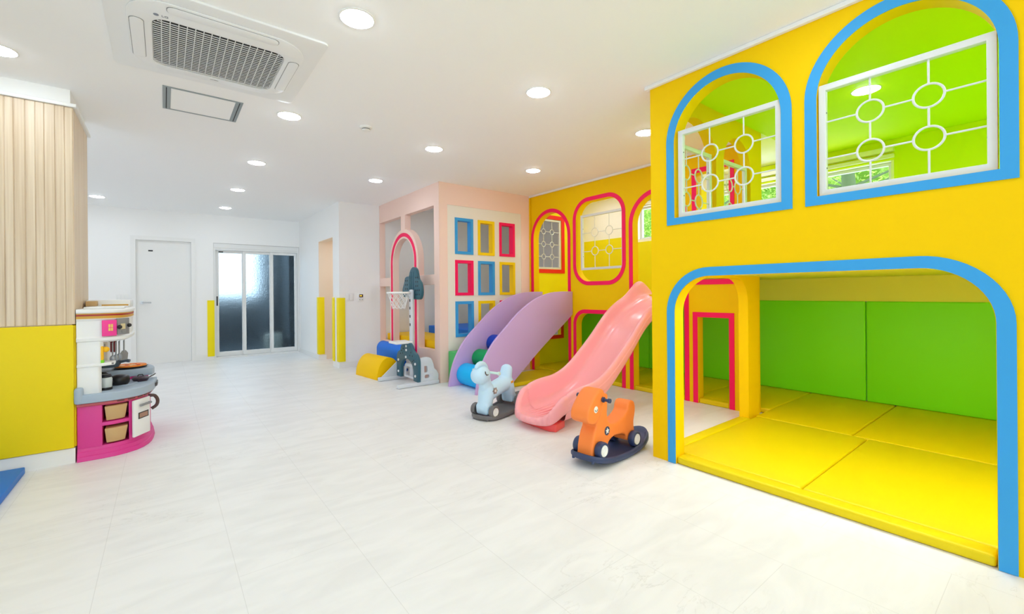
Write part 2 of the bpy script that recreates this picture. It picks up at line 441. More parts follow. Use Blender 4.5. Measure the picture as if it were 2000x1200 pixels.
# three-leaf sliding door
b = MB()
b.plate(rr(0.692, 0.0, 2.098, 2.073), [rr(0.722, 0.03, 2.068, 1.955)], 0.10, 'Y', YB + 0.015)
b.box((0.70, YB + 0.003, 1.99), (2.09, YB + 0.014, 2.06))
d2 = struct('door_2', b, ALU)
xs = [0.724, 1.165, 1.615, 2.066]
for i in range(3):
    y = YB + 0.035 + 0.022 * (2 - i) * 0.9
    x0 = xs[i] + (0.0 if i == 0 else -0.02); x1 = xs[i + 1] + (0.0 if i == 2 else 0.02)
    y = YB + 0.078 - 0.024 * i
    lf = finish('door_leaf', MB().plate(rr(x0, 0.034, x1, 1.953), [rr(x0 + .052, 0.115, x1 - .052, 1.905)], 0.02, 'Y', y), ALU, parent=d2, bevel=0.002)
    finish('glass_pane', MB().box((x0 + .05, y + .006, 0.113), (x1 - .05, y + .012, 1.907)), GLASS, parent=lf)
    if i == 0:
        finish('pull_handle', MB().box((x0 + .014, y - .003, 0.95), (x0 + .034, y + .0005, 1.12)), DARK, parent=lf)
        finish('sign', MB().box((x0 + .05, y - .002, 1.915), (x0 + .12, y - .0002, 1.935)), BLACK, parent=lf)
# balcony outside the sliding door
b = MB(); b.box((0.2, 9.62, -0.1), (3.4, 12.2, -0.001)); b.box((0.2, 12.0, 0), (3.4, 12.2, 1.12)); b.box((1.95, 9.62, 0), (2.1, 10.4, 2.9)); b.box((1.72, 10.4, 0), (2.1, 12.0, 2.9)); b.box((0.2,9.62,0),(0.3,12.0,1.1))
struct('wall_balcony', b, OUTD, smooth=False)
o = finish('storage_box', MB().box((1.58, 9.8, 0.0), (1.86, 10.1, 0.34), 0.02), OUTL)
tag(o, 'pale box low behind the right pane of the frosted sliding door', 'box')

# ------------------------------------------------------------------ column with oak slats and yellow padding
CX, CY0, CY1 = -0.50, 4.262, 4.96
struct('wall_column', MB().box((-2.999, CY0, 0), (CX, CY1, CEIL)), WHITE, smooth=False)
b = MB(); b.box((-2.999, CY0 - .012, 0), (CX + .012, CY0 - .0005, 0.103)); b.box((CX + .0005, CY0 - 0.0005, 0), (CX + .012, CY1, 0.103))
struct('baseboard_column', b, TRIM, smooth=False)
b = MB(); x = CX + 0.016; i = 0
while x > -2.97:
    w = 0.046 + 0.005 * ((i * 7) % 3 - 1)
    b.box((x - w, CY0 - 0.016, 0.955), (x - 0.004, CY0 - 0.001, 2.445), 0.002, 1)
    b.box((x - 0.0045, CY0 - 0.010, 0.955), (x, CY0 - 0.001, 2.445)); x -= w; i += 1
o = finish('slat_panel', b, OAK); tag(o, 'wide face of pale oak slat cladding above the yellow padding, front of the column', 'wall panel', 'oak slat cladding')
b = MB(); y = CY0
while y < CY1 - 0.02:
    w = 0.049
    b.box((CX + 0.001, y, 0.955), (CX + 0.016, y + w - 0.004, 2.445), 0.002, 1); b.box((CX + .001, y + w - .0045, .955), (CX + .010, y + w, 2.445)); y += w
o = finish('slat_panel', b, OAK); tag(o, 'narrow side face of oak slat cladding above the toy kitchen', 'wall panel', 'oak slat cladding')
o = finish('wall_pad', MB().box((-2.97, CY0 - 0.03, 0.108), (CX + 0.010, CY0 - 0.001, 0.95), 0.008), mat('ochre_yellow_pad', (240, 214, 0), 0.5, bump=0.08, bscale=120, spec=0.3))
tag(o, 'large yellow padded panel on the front of the oak column', 'wall pad', 'yellow column pads')
o = finish('wall_pad', MB().box((CX + 0.0005, CY0 - 0.0005, 0.108), (CX + 0.019, CY1, 0.95), 0.008), MATS['ochre_yellow_pad'])
tag(o, 'narrow yellow padded panel on the column side, mostly behind the toy kitchen', 'wall pad', 'yellow column pads')
b = MB(); b.box((-2.99, CY0 - .034, 2.446), (CX + .034, CY0 - .001, 2.470), 0.003, 1); b.box((CX + .001, CY0 - .001, 2.446), (CX + .034, CY1 + .02, 2.470), 0.003, 1)
struct('trim_column', b, TRIM)

o = finish('folding_mat', MB().box((-2.3, 3.0, 0.001), (-0.715, 4.20, 0.045), 0.006), MATB)
tag(o, 'bright blue play mat on the floor below the yellow column pad', 'mat')

# ------------------------------------------------------------------ near yellow wall (front of the two-storey playhouse)
NX = 2.66; NT = 0.10
win1 = (0.975, 1.622); win2 = (0.172, 0.808)
big = rr(0.187, 0.0, 1.625, 1.243, 0, 0, 0.24, 0.24, 16)
b = MB()
outer = [(-3.0, 0)] + [(0.187, 0)] + big[1:][:0]
# outline walks round the ground-level opening so that it is open at the floor
op = [p for p in big if p[1] > 1e-6]
op_sorted = [(0.187, 0)] + list(reversed(op)) + [(1.625, 0)]
outer = [(-3.0, 0)] + op_sorted + [(1.80, 0), (1.80, CEIL), (-3.0, CEIL)]
b.plate(outer, [arch(win1[0], win1[1], 1.632, 2.445), arch(win2[0], win2[1], 1.632, 2.45)], NT, 'X', NX)
struct('wall_near_right', b, YEL)
def band(outer, inner, m, pos, t, plane, name, label):
    o = finish(name, MB().plate(outer, [inner], t, plane, pos), m); return tag(o, label, 'trim', 'coloured window and door surrounds')
E0 = 0.006
band(arch(0.922, 1.675, 1.587, 2.50), arch(0.975, 1.622, 1.632, 2.445), BLUE, NX - E0 - .0003, E0, 'X', 'arch_surround', 'blue arched band round the smaller upper window of the yellow playhouse')
band(arch(0.120, 0.861, 1.587, 2.505), arch(0.172, 0.808, 1.632, 2.45), BLUE, NX - E0 - .0003, E0, 'X', 'arch_surround', 'blue arched band round the bigger upper window at the right edge')
def door_band(y0, y1, z1, w, r, m, x, label, name='door_surround', plane='X', t=E0, z0=0.002, coords=None):
    o = [p for p in rr(y0, z0, y1, z1, 0, 0, r, r, 14)]
    i = [p for p in rr(y0 + w, z0, y1 - w, z1 - w, 0, 0, max(r - w, 0), max(r - w, 0), 14)]
    o = [p for p in o if p[1] > z0 + 1e-6]; i = [p for p in i if p[1] > z0 + 1e-6]
    # o runs right side -> top -> left side
    path = [(y1, z0)] + o + [(y0, z0), (y0 + w, z0)] + list(reversed(i)) + [(y1 - w, z0)]
    ob = finish(name, MB().plate(path, (), t, plane, x), m)
    return tag(ob, label, 'trim', 'coloured window and door surrounds')
door_band(0.131, 1.681, 1.296, 0.054, 0.29, BLUE, NX - E0 - .0003, 'wide blue band round the big ground-floor opening of the yellow playhouse')
b = MB(); b.box((NX - 0.028, -3.0, 2.545), (NX - .0005, 1.828, 2.569), 0.003, 1); b.box((NX - .0005, 1.8005, 2.545), (4.27, 1.828, 2.569), 0.003, 1)
struct('trim_near_right', b, TRIM)

# ---- white lattices
def lattice(a0, a1, z0, z1, na, nz, plane, pos, label, ring=0.052, fr=0.03, bar=0.0045, m=LATT, depth=0.035, bolts=True):
    """frame plus a grid of rods with rings at the crossings"""
    ca, cz = (a0 + a1) / 2, z0
    loc = (pos, ca, cz) if plane == 'X' else (ca, pos, cz)
    t = thing('window_lattice', label, 'lattice', loc, 0, 'white ring lattices')
    finish('frame', MB().plate(rr(a0, z0, a1, z1), [rr(a0 + fr, z0 + fr, a1 - fr, z1 - fr)], depth, plane, pos), m, parent=t, bevel=0.002)
    def P(a, z): return (pos + depth / 2, a, z) if plane == 'X' else (a, pos + depth / 2, z)
    A = [a0 + (a1 - a0) * (i + 1) / (na + 1) for i in range(na)]; Z = [z0 + (z1 - z0) * (i + 1) / (nz + 1) for i in range(nz)]
    for a in A:
        zz = [z0 + fr] + sum([[z - ring, z + ring] for z in Z], []) + [z1 - fr]
        for k in range(0, len(zz), 2): finish('rod', MB().cyl(P(a, zz[k]), P(a, zz[k + 1]), bar, n=8), m, parent=t)
    for z in Z:
        aa = [a0 + fr] + sum([[a - ring, a + ring] for a in A], []) + [a1 - fr]
        for k in range(0, len(aa), 2): finish('rod', MB().cyl(P(aa[k], z), P(aa[k + 1], z), bar, n=8), m, parent=t)
    for a in A:
        for z in Z:
            finish('ring', MB().tube([P(a + ring * math.cos(2 * PI * k / 32), z + ring * math.sin(2 * PI * k / 32)) for k in range(32)], bar * 1.15, n=8, closed=True), m, parent=t)
    if bolts:
        for z in (z0 + (z1 - z0) * .25, z0 + (z1 - z0) * .75):
            for q, s in ((a0 + fr, 1), (a1 - fr, -1)):
                finish('screw', MB().cyl(P(q, z), P(q + .0015 * s, z), .004, n=8), DARK, parent=t)
    return t
lattice(0.980, 1.600, 1.634, 2.204, 2, 2, 'X', NX + .012, 'white ring lattice in the smaller blue-banded upper window')
lattice(0.178, 0.803, 1.634, 2.204, 2, 2, 'X', NX + .012, 'white ring lattice in the bigger blue-banded upper window')

# ---- side wall of the playhouse (Y 1.72-1.80)
b = MB()
r_ = 0.2
side_op = [(2.86, 0)] + [p for p in reversed(rr(2.86, 0, 3.95, 1.25, 0, 0, r_, r_, 12)) if p[1] > 1e-6] + [(3.95, 0)]
outer = [(NX + NT + .0005, 0)] + side_op + [(4.16, 0), (4.16, 1.27), (4.24, 1.27), (4.24, CEIL), (NX + NT + .0005, CEIL)]
b.plate(outer, [arch(2.86, 3.42, 1.60, 2.44), arch(3.54, 4.02, 1.60, 2.42)], 0.08, 'Y', 1.72)
struct('wall_near_side', b, YEL)
lattice(2.87, 3.39, 1.634, 2.22, 2, 2, 'Y', 1.74, 'white ring lattice in the left side arch of the upper playhouse room', depth=.03)
lattice(3.56, 4.0, 1.634, 2.22, 2, 2, 'Y', 1.74, 'white ring lattice in the right side arch of the upper playhouse room', depth=.03)

# ---- inner yellow wall X = 4.28
IX = 4.28; IT = 0.10
holes_up = [rr(3.297, 1.282, 4.043, 2.31, .22, .22, .22, .22, 14), rr(2.03, 1.262, 2.362, 2.35)]
def openp(y0, y1, z1, r): return [(y0, 0)] + [p for p in reversed(rr(y0, 0, y1, z1, 0, 0, r, r, 18)) if p[1] > 1e-6] + [(y1, 0)]
outer = [(1.8005, 0)] + openp(2.042, 2.358, .878, 0) + openp(2.505, 3.145, 2.24, .3199) + openp(3.312, 4.048, .866, .16) + openp(4.197, 4.893, 2.27, .3479) + [(5.07, 0), (5.07, CEIL), (1.8005, CEIL)]
# two narrow steps keep neighbouring openings apart
b = MB(); b.plate(outer, holes_up, IT, 'X', IX); struct('wall_inner', b, YEL)
PX = IX - E0 - .0003
door_band(4.145, 4.945, 2.322, 0.05, .3999, PINK and PINK, PX, 'crimson arched band round the doorway above the lilac roller climber', 'arch_surround')
band(rr(3.245, 1.23, 4.095, 2.362, .27, .27, .27, .27, 14), rr(3.295, 1.28, 4.045, 2.312, .22, .22, .22, .22, 14), PINK, PX, E0, 'X', 'window_surround', 'crimson rounded-square band round the lattice window left of the pink slide top')
door_band(2.453, 3.197, 2.292, 0.05, .3719, PINK, PX, 'crimson arched band round the doorway at the top of the pink slide', 'arch_surround')
door_band(3.260, 4.100, 0.918, 0.05, .2, PINK, PX, 'crimson band round the low opening behind the pink slide')
door_band(1.990, 2.410, 0.93, 0.05, 0, PINK, PX, 'square crimson band round the small low doorway seen through the playhouse')
band(rr(1.98, 1.21, 2.41, 2.40), rr(2.03, 1.262, 2.362, 2.35), PINK, PX, E0, 'X', 'window_surround', 'square crimson band round the upper window seen through the playhouse lattice')
lattice(3.299, 3.99, 1.43, 2.15, 2, 2, 'X', IX + .03, 'white ring lattice in the crimson rounded-square window', ring=.055)
b = MB(); b.box((IX - .03, 1.836, 2.545), (IX - .0005, 4.965, 2.569), 0.003, 1); struct('trim_inner', b, TRIM)
b = MB(); b.box((IX - .022, 4.948, 0.0), (IX - .007, 4.9695, 2.54)); struct('trim_corner', b, YEL, smooth=False)

# ---- partition Y = 5.0 behind the inner wall, with the red lattice window
PY = 5.0
b = MB(); b.plate([(IX + IT + .0005, 0), (5.43, 0), (5.43, CEIL), (IX + IT + .0005, CEIL)], [rr(4.42, 1.50, 4.955, 2.28), rr(4.46, 0.47, 4.93, 0.90)], .07, 'Y', PY)
struct('wall_partition', b, YLIME)
band(rr(4.385, 1.44, 5.02, 2.34), rr(4.42, 1.50, 4.955, 2.28), RED, PY - .0103, .01, 'Y', 'window_surround', 'red square band round the lattice window seen through the left crimson arch')
band(rr(4.41, 0.415, 4.985, 0.955), rr(4.46, 0.47, 4.93, 0.90), RED, PY - .0103, .01, 'Y', 'window_surround', 'red square band round the low hatch under the roller climber')
lattice(4.422, 4.953, 1.502, 2.278, 2, 3, 'Y', PY + .01, 'white ring lattice in the red-banded window', ring=.04, bolts=False)

# ---- far wall X = 5.43 with garden windows
GX = 5.43
w_a = (1.045, 2.75, 1.90, 2.37); w_b = (3.0, 3.90, 1.90, 2.37)
b = MB(); b.plate([(-0.8, 0), (9.6, 0), (9.6, CEIL), (-0.8, CEIL)], [rr(w_a[0], w_a[2], w_a[1], w_a[3]), rr(w_b[0], w_b[2], w_b[1], w_b[3])], .14, 'X', GX)
struct('wall_far_right', b, WHITE)
for k, w in enumerate((w_a, w_b)):
    f = struct('window_%d' % (k + 2), MB().plate(rr(w[0] + .001, w[2] + .001, w[1] - .001, w[3] - .001), [rr(w[0] + .03, w[2] + .03, w[1] - .03, w[3] - .03)], .05, 'X', GX + .06), LATT, bevel=.002)
    s = MB(); s.box((GX - .05, w[0] - .03, w[3] + .02), (GX - .001, w[1] + .03, w[3] + .055), .002, 1); s.box((GX - .07, w[0] - .03, w[3] + .075), (GX - .001, w[1] + .03, w[3] + .12), .002, 1)
    struct('trim_window', s, TRIM)
LIMEC_BOUNCE = mat('lime_bounce_ceiling', (222, 243, 24), 0.6, spec=0.2)  # white ceiling with the lime bounce light put into its colour
LIMEW_BOUNCE = mat('lime_bounce_wall', (222, 238, 10), 0.6, spec=0.2)  # lemon wall colour with bounced lime light put into it
PLIME_BOUNCE = mat('pale_lime_bounce', (232, 234, 110), 0.6, spec=0.2)  # bounced yellow-green light put into the lower ceiling and wall strip
struct('ceiling_upper_near', MB().box((NX + NT + .001, -.699, CEIL - .004), (GX - .001, 1.7195, CEIL - .0005)), LIMEC_BOUNCE, smooth=False)
struct('ceiling_lower_near', MB().box((NX + NT + .001, -.699, 1.271), (GX - .001, 1.7195, 1.2745)).box((IX + IT + .001, 1.7195, 1.271), (GX - .001, 2.419, 1.2745)), PLIME_BOUNCE, smooth=False)
b = MB(); b.box((GX - .021, -.699, 1.03), (GX - .0005, 4.99, 1.05)); b.box((GX - .021, -.699, 1.05), (GX - .0005, 2.418, 1.27)); struct('trim_pale_lime', b, PLIME_BOUNCE, smooth=False)
struct('wall_near_end', MB().box((NX + NT + .0005, -0.8, 0), (GX - .0005, -0.7, CEIL)), YLIME, smooth=False)
# lemon wall covering of the upper rooms
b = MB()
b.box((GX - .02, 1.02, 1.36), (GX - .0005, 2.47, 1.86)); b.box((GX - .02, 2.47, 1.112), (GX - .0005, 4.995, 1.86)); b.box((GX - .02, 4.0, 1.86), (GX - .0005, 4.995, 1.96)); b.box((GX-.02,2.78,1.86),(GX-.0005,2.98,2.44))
bb = MB(); bb.box((GX - .02, -0.69, 1.36), (GX - .0005, 1.02, 2.565)); bb.box((GX - .02, 1.02, 2.375), (GX - .0005, 2.2, 2.565)); struct('trim_lime_bounce', bb, LIMEW_BOUNCE, smooth=False)  # these sheets carry the lime bounce tint of the upper far wall
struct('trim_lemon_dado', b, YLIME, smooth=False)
# floors of the upper level
b = MB(); b.box((NX + NT + .0005, -0.6995, 1.275), (GX - .0005, 1.7195, 1.345)); b.box((IX + IT + .0005, 1.7195, 1.275), (GX - .0005, 2.44, 1.345)); struct('floor_upper_near', b, YLIME, smooth=False)
b = MB(); b.box((IX + IT + .0005, 2.4405, 1.055), (GX - .0005, 4.9995, 1.11)); struct('floor_upper_far', b, YLIME, smooth=False)
PLIME_BOUNCE = mat('pale_lime_bounce', (232, 234, 110), 0.6, spec=0.2)
b = MB(); b.box((IX + IT + .0005, 2.42, 1.055), (GX - .0005, 2.4403, 1.2705)); struct('trim_riser', b, PLIME_BOUNCE, smooth=False)
o = finish('floor_mat', MB().box((NX + NT + .005, -0.69, 1.3455), (GX - .03, 1.71, 1.375), .006), GMAT); tag(o, 'green floor covering of the upper playhouse room behind the blue arched windows', 'mat')
o = finish('floor_mat', MB().box((IX + IT + .3, 2.46, 1.1105), (GX - .03, 4.99, 1.14), .006), YPAD); tag(o, 'yellow floor covering of the upper room behind the crimson arches', 'mat')

# green wall pads along the far wall
pads = [(-.69, .235, 'right'), (.24, 1.237, 'x'), (1.243, 2.44, 'x'), (2.445, 3.7, 'x'), (3.705, 4.99, 'x')]
lab = ['green wall pad nearest the viewer, right end of the row in the lower playhouse', 'right of the two big green wall pads in the lower playhouse',
       'left of the two big green wall pads in the lower playhouse', 'green wall pad seen through the low doorway and beside the pink slide', 'green wall pad at the far end, seen through the low rounded opening']
for (a, c, _), l in zip(pads, lab):
    o = finish('wall_pad', MB().box((GX - .04, a, .0505), (GX - .001, c, 1.03), .012, 3), GPAD); tag(o, l, 'wall pad', 'green wall pads')
# yellow floor pads
def fpad(x0, y0, x1, y1, l, z1=.05, m=YPAD, z0=.001, g='yellow floor pads'):
    o = finish('floor_mat', MB().box((x0, y0, z0), (x1, y1, z1), .014, 3), m); return tag(o, l, 'mat', g)
fpad(2.763, -.68, 4.055, .925, 'yellow floor pad in the near right part of the lower playhouse')
fpad(2.763, .93, 4.055, 1.70, 'yellow floor pad in the near left part of the lower playhouse')
fpad(4.06, -.68, 5.425, 1.02, 'yellow floor pad at the far right, below the green wall pads')
fpad(4.06, 1.025, 5.425, 1.715, 'yellow floor pad at the far middle, next to the yellow pillar')
o = finish('sill_pad', MB().box((2.664, .19, .001), (2.761, 1.622, .05), .014, 3), YPAD); tag(o, 'long yellow sill pad along the front of the big ground-floor opening', 'mat', 'yellow sill pads')
o = finish('sill_pad', MB().box((2.863, 1.703, .001), (3.948, 1.80, .05), .014, 3), YPAD); tag(o, 'yellow sill pad in the side opening of the playhouse', 'mat', 'yellow sill pads')
fpad(4.385, 1.718, 5.425, 2.44, 'yellow floor pad behind the small low crimson doorway')
fpad(4.385, 2.445, 5.425, 3.7, 'yellow floor pad behind the slide arch')
fpad(4.385, 3.705, 5.425, 4.99, 'yellow floor pad behind the doorway of the roller climber')
for y0, y1, l in ((2.05, 2.35, 'yellow sill pad in the small low crimson doorway'), (2.512, 3.14, 'yellow sill pad under the pink slide arch'), (3.32, 4.04, 'yellow sill pad in the low rounded opening'), (4.205, 4.885, 'yellow sill pad behind the lilac roller climber')):
    o = finish('sill_pad', MB().box((IX + .004, y0, .001), (IX + IT + .003, y1, .05), .01, 3), YPAD); tag(o, l, 'mat', 'yellow sill pads')
fpad(3.28, 4.16, 4.272, 4.69, 'yellow floor pad under the lilac roller climber')

# ------------------------------------------------------------------ peach box
PBX, PBY, PT = 2.75, 4.97, 0.09
AC, AZ = 6.05, 1.60       # arch ring centre
RO, RI = 0.485, 0.35
def ringpath(c, r, z0): # half circle on top of two straight legs
    return [(c + r, z0)] + arc(c, AZ, r, 0, PI, 28) + [(c - r, z0)]
b = MB()
zl0, zl1, zu0, zu1 = .40, 1.26, 1.39, 2.285
yl, yr = 6.93, 5.105
outer = [(PBY, 0), (6.945, 0), (6.945, CEIL), (PBY, CEIL)]
def clipcircle_up(y_from, y_to, post, side):
    """upper opening beside the ring: side=+1 far (left in view), -1 near"""
    pts = []
    e = AC + side * post
    # ring arc from height zu0 to where it meets the central post
    a0 = math.asin(max(-1, min(1, (zu0 - AZ) / RO))) ; y0 = AC + side * RO * math.cos(a0)
    a1 = math.acos(post / RO)
    arcp = [(AC + side * RO * math.cos(a0 + (a1 - a0) * i / 16), AZ + RO * math.sin(a0 + (a1 - a0) * i / 16)) for i in range(17)]
    if zu0 < AZ: arcp = [(AC + side * RO, zu0)] + [(AC + side * RO * math.cos(a1 * i / 16), AZ + RO * math.sin(a1 * i / 16)) for i in range(17)]
    return [(y_to, zu0)] + arcp + [(e, zu1), (y_to, zu1)]
holes = [clipcircle_up(0, yl, .07, 1), clipcircle_up(0, yr, .07, -1),
         [(AC + RO, zl0), (yl, zl0), (yl, zl1), (AC + RO, zl1)], [(yr, zl0), (AC - RO, zl0), (AC - RO, zl1), (yr, zl1)],
         ringpath(AC, RI, .40)]
b.plate(outer, holes, PT, 'X', PBX)
struct('wall_peach_side', b, PEACH)
ro, ri = .43, .378
path = [(AC + ro, .01)] + arc(AC, AZ, ro, 0, PI, 28) + [(AC - ro, .01), (AC - ri, .01)] + list(reversed(arc(AC, AZ, ri, 0, PI, 28))) + [(AC + ri, .01)]
o = finish('arch_surround', MB().plate(path, (), E0, 'X', PBX - E0 - .0003), PINK); tag(o, 'thin crimson arch line on the peach wall behind the basketball stand', 'trim', 'coloured window and door surrounds')
b = MB(); b.plate([(PBX + PT + .0005, 0), (IX - .0005, 0), (IX - .0005, CEIL), (PBX + PT + .0005, CEIL)], [rr(2.872, .001, 4.105, 2.292)], PT, 'Y', PBY)
b.box((PBX, PBY - .0015, 0), (PBX + PT + .001, PBY + .001, CEIL))
struct('wall_peach_front', b, PEACH)
cols = [(2.985, 3.268), (3.345, 3.622), (3.708, 3.985)]; rows = [(1.657, 2.135), (1.112, 1.578), (.567, 1.035)]
fw = .038
b = MB(); b.plate([(2.8725, .002), (4.1045, .002), (4.1045, 2.2915), (2.8725, 2.2915)], [rr(c0 + .001, r0 + .001, c1 - .001, r1 - .001) for c0, c1 in cols for r0, r1 in rows], .06, 'Y', PBY + .006)
o = finish('window_board', b, CREAM); tag(o, 'cream board with nine coloured window frames on the peach box', 'panel')
cm = [[BLUE, YFR, PINK], [PINK, BLUE, YFR], [BLUE, YFR, PINK]]
cn = [['sky blue', 'yellow', 'crimson'], ['crimson', 'sky blue', 'yellow'], ['sky blue', 'yellow', 'crimson']]
rn = ['top', 'middle', 'bottom']
for i, (r0, r1) in enumerate(rows):
    for j, (c0, c1) in enumerate(cols):
        o = finish('window_frame', MB().plate(rr(c0, r0, c1, r1), [rr(c0 + fw, r0 + fw, c1 - fw, r1 - fw)], .09, 'Y', PBY - .004), cm[i][j])
        if i == 2 and j == 2: tag(o, 'crimson window frame in the bottom row, hidden behind the lilac climber', 'window frame', 'nine coloured window frames')
        else: tag(o, '%s window frame in the %s row of the cream board' % (cn[i][j], rn[i]), 'window frame', 'nine coloured window frames')
struct('floor_platform', MB().box((PBX + PT + .001, PBY + PT + .001, .001), (GX - .001, 6.945, .38)), DARK, smooth=False)
o = finish('floor_mat', MB().box((2.86, 5.08, .39), (3.42, 6.92, .50), .012, 3), FYEL); tag(o, 'golden yellow mat inside the peach box behind its arch', 'mat')
o = finish('step_mat', MB().box((3.44, 5.08, .385), (4.4, 6.6, .61), .012, 3), FBLU); tag(o, 'royal blue raised mat inside the peach box behind the yellow mat', 'mat')
struct('wall_peach_back', MB().box((PBX + PT + .0005, 6.9455, 0), (GX - .0005, 6.9495, CEIL)), WHITE, smooth=False)

# ------------------------------------------------------------------ corner guards, switches, thermostat
def guard(x, y, dx, dy, z0, z1, l):
    """L-shaped foam corner guard; dx,dy = signs of the free directions"""
    w = .09; t = .014
    pts = [(0, 0), (w * dx, 0), (w * dx, -t * dy), (-t * dx, -t * dy), (-t * dx, w * dy), (0, w * dy)]
    o = finish('corner_guard', MB().plate([(x + p[0], y + p[1]) for p in pts], (), z1 - z0, 'Z', z0), LEMON, bevel=.005)
    return tag(o, l, 'corner guard', 'yellow foam corner guards')
o = finish('corner_guard', MB().box((.595, YB - .016, .055), (.70, YB - .0085, 1.05), .004), LEMON); tag(o, 'yellow foam guard on the wall left of the frosted sliding door', 'corner guard', 'yellow foam corner guards')
guard(2.1085, 8.0885, 1, 1, .095, 1.09, 'yellow foam guard on the far edge of the passage opening')
guard(2.1085, 7.2715, 1, -1, .085, 1.09, 'slim yellow foam guard on the near edge of the passage opening')
guard(2.1015, 6.9415, 1, 1, .10, 1.085, 'broad yellow foam guard on the outer wall corner left of the switch')
t = thing('light_switch', 'white double switch plate beside the wall thermostat', 'switch', (2.27, 6.949, 1.035))
finish('plate', MB().box((2.215, 6.941, 1.035), (2.325, 6.9495, 1.155), .003), TRIM, parent=t)
for k in range(2): finish('rocker', MB().box((2.224 + k * .048, 6.936, 1.05), (2.268 + k * .048, 6.9415, 1.14), .002), TRIM, parent=t)
t = thing('thermostat', 'white wall thermostat with a small amber-lit dark display', 'thermostat', (2.437, 6.949, 1.035))
finish('body', MB().box((2.395, 6.929, 1.035), (2.48, 6.9495, 1.15), .005), TRIM, parent=t)
finish('display', MB().box((2.408, 6.9275, 1.09), (2.468, 6.9292, 1.135)), BLACK, parent=t)
finish('digits', MB().box((2.418, 6.9265, 1.106), (2.432, 6.9275, 1.12)).box((2.436, 6.9265, 1.106), (2.45, 6.9275, 1.12)), emission('amber', (1, .45, .05), 1.2), parent=t)
finish('buttons', MB().box((2.41, 6.9275, 1.05), (2.424, 6.9292, 1.06)).box((2.45, 6.9275, 1.05), (2.464, 6.9292, 1.06)), GREYF, parent=t)
t = thing('light_switch', 'white triple switch plate on the back wall left of the white door', 'switch', (-.53, YB - .001, 1.05))
finish('plate', MB().box((-.60, YB - .008, 1.05), (-.46, YB - .0005, 1.17), .003), TRIM, parent=t)
for k in range(3): finish('rocker', MB().box((-.592 + k * .043, YB - .012, 1.065), (-.552 + k * .043, YB - .0078, 1.155), .002), TRIM, parent=t)
o = finish('access_panel', MB().plate(rr(2.25, .085, 2.60, .335), (), .003, 'Y', 6.9465), WHITE); tag(o, 'flush white access panel low on the wall under the thermostat', 'panel')

# ------------------------------------------------------------------ ceiling fittings
def downlight(x, y, label, z=CEIL, proto=[None]):
    if proto[0] is None:
        t = thing('downlight', label, 'ceiling light', (x, y, z), 0, 'round ceiling downlights')
        finish('rim', MB().lathe([(.082, 0), (.090, 0), (.090, -.004), (.082, -.006), (.079, -.002), (.079, -.0005)], n=36), TRIM, parent=t, world=False)
        finish('lens', MB().lathe([(0, -.018), (.03, -.0165), (.055, -.013), (.072, -.008), (.0785, -.004), (.0785, -.0005), (0, -.0005)], n=36), LED, parent=t, world=False)
        proto[0] = t
    else: t = dup(proto[0], (x, y, z), label)
    return t
rowL = {2.27: 'big downlight at the top of the picture, right of the air conditioner', 3.84: 'downlight right of the ceiling hatch', 5.42: 'third downlight of the row running to the back from the air conditioner',
        6.97: 'fourth downlight of the row running to the back from the air conditioner', 8.53: 'last downlight of the row near the sliding door'}
for y, l in rowL.items(): downlight(.79, y, l)
for x, y, l in ((2.095, 2.33, 'downlight in the middle of the ceiling above the slide'), (2.095, 3.875, 'downlight in the middle row in front of the peach box'), (2.095, 5.4, 'downlight beside the peach box'),
                (3.39, 2.346, 'downlight partly hidden by the yellow playhouse edge'), (3.39, 3.875, 'downlight above the lilac climber near the inner yellow wall'),
                (-.745, 3.80, 'downlight cut by the left edge of the picture'), (-.745, 8.60, 'downlight beside the oak column top near the back wall'),
                (3.93, .89, 'downlight inside the upper playhouse room behind the bigger arched window')): downlight(x, y, l)
off = 'unseen downlight of the extended ceiling grid, including added fill lamps'
for x, y in ((-.745, 2.27), (-.745, .73), (.79, .73), (2.095, .73), (-.745, 5.42), (-1.4, 6.97), (-2.2, 5.6), (-2.2, 7.1), (-2.2, 8.6), (4.9, 3.2), (3.6, 6.0), (4.9, 4.4), (4.9, 2.2)):  # grid carried on out of view; lamps beyond the column added as fill
    downlight(x, y, off)
downlight(2.75, 7.6, 'unseen downlight added in the side passage', 2.0995)  # lamp added out of view to light the passage
for x in (3.2, 4.1, 5.0): downlight(x, -.35, 'unseen downlight added to light the upper playhouse room')  # lamps added out of view to strengthen the bounce in the upper room
for x, y in ((3.1, -.35), (3.1, .1), (3.1, .55), (3.1, 1.0), (3.1, 1.45), (3.1, -.6)): downlight(x, y, 'downlight added in the low ceiling of the lower playhouse, unseen behind the lintel', 1.2745)  # lamps added behind the lintel to brighten the lower playhouse

# smoke detector
t = thing('smoke_detector', 'round white smoke detector between the downlights', 'detector', (1.36, 3.71, CEIL))
finish('base', MB().lathe([(0, 0), (.052, 0), (.052, -.012), (.046, -.016), (0, -.016)], n=32), TRIM, parent=t, world=False)
finish('vent_ring', MB().lathe([(.030, -.016), (.034, -.016), (.034, -.026), (.030, -.026)], n=32), KMID, parent=t, world=False)
finish('cap', MB().lathe([(.036, -.026), (.036, -.032), (.02, -.038), (0, -.038)], n=32), TRIM, parent=t, world=False)

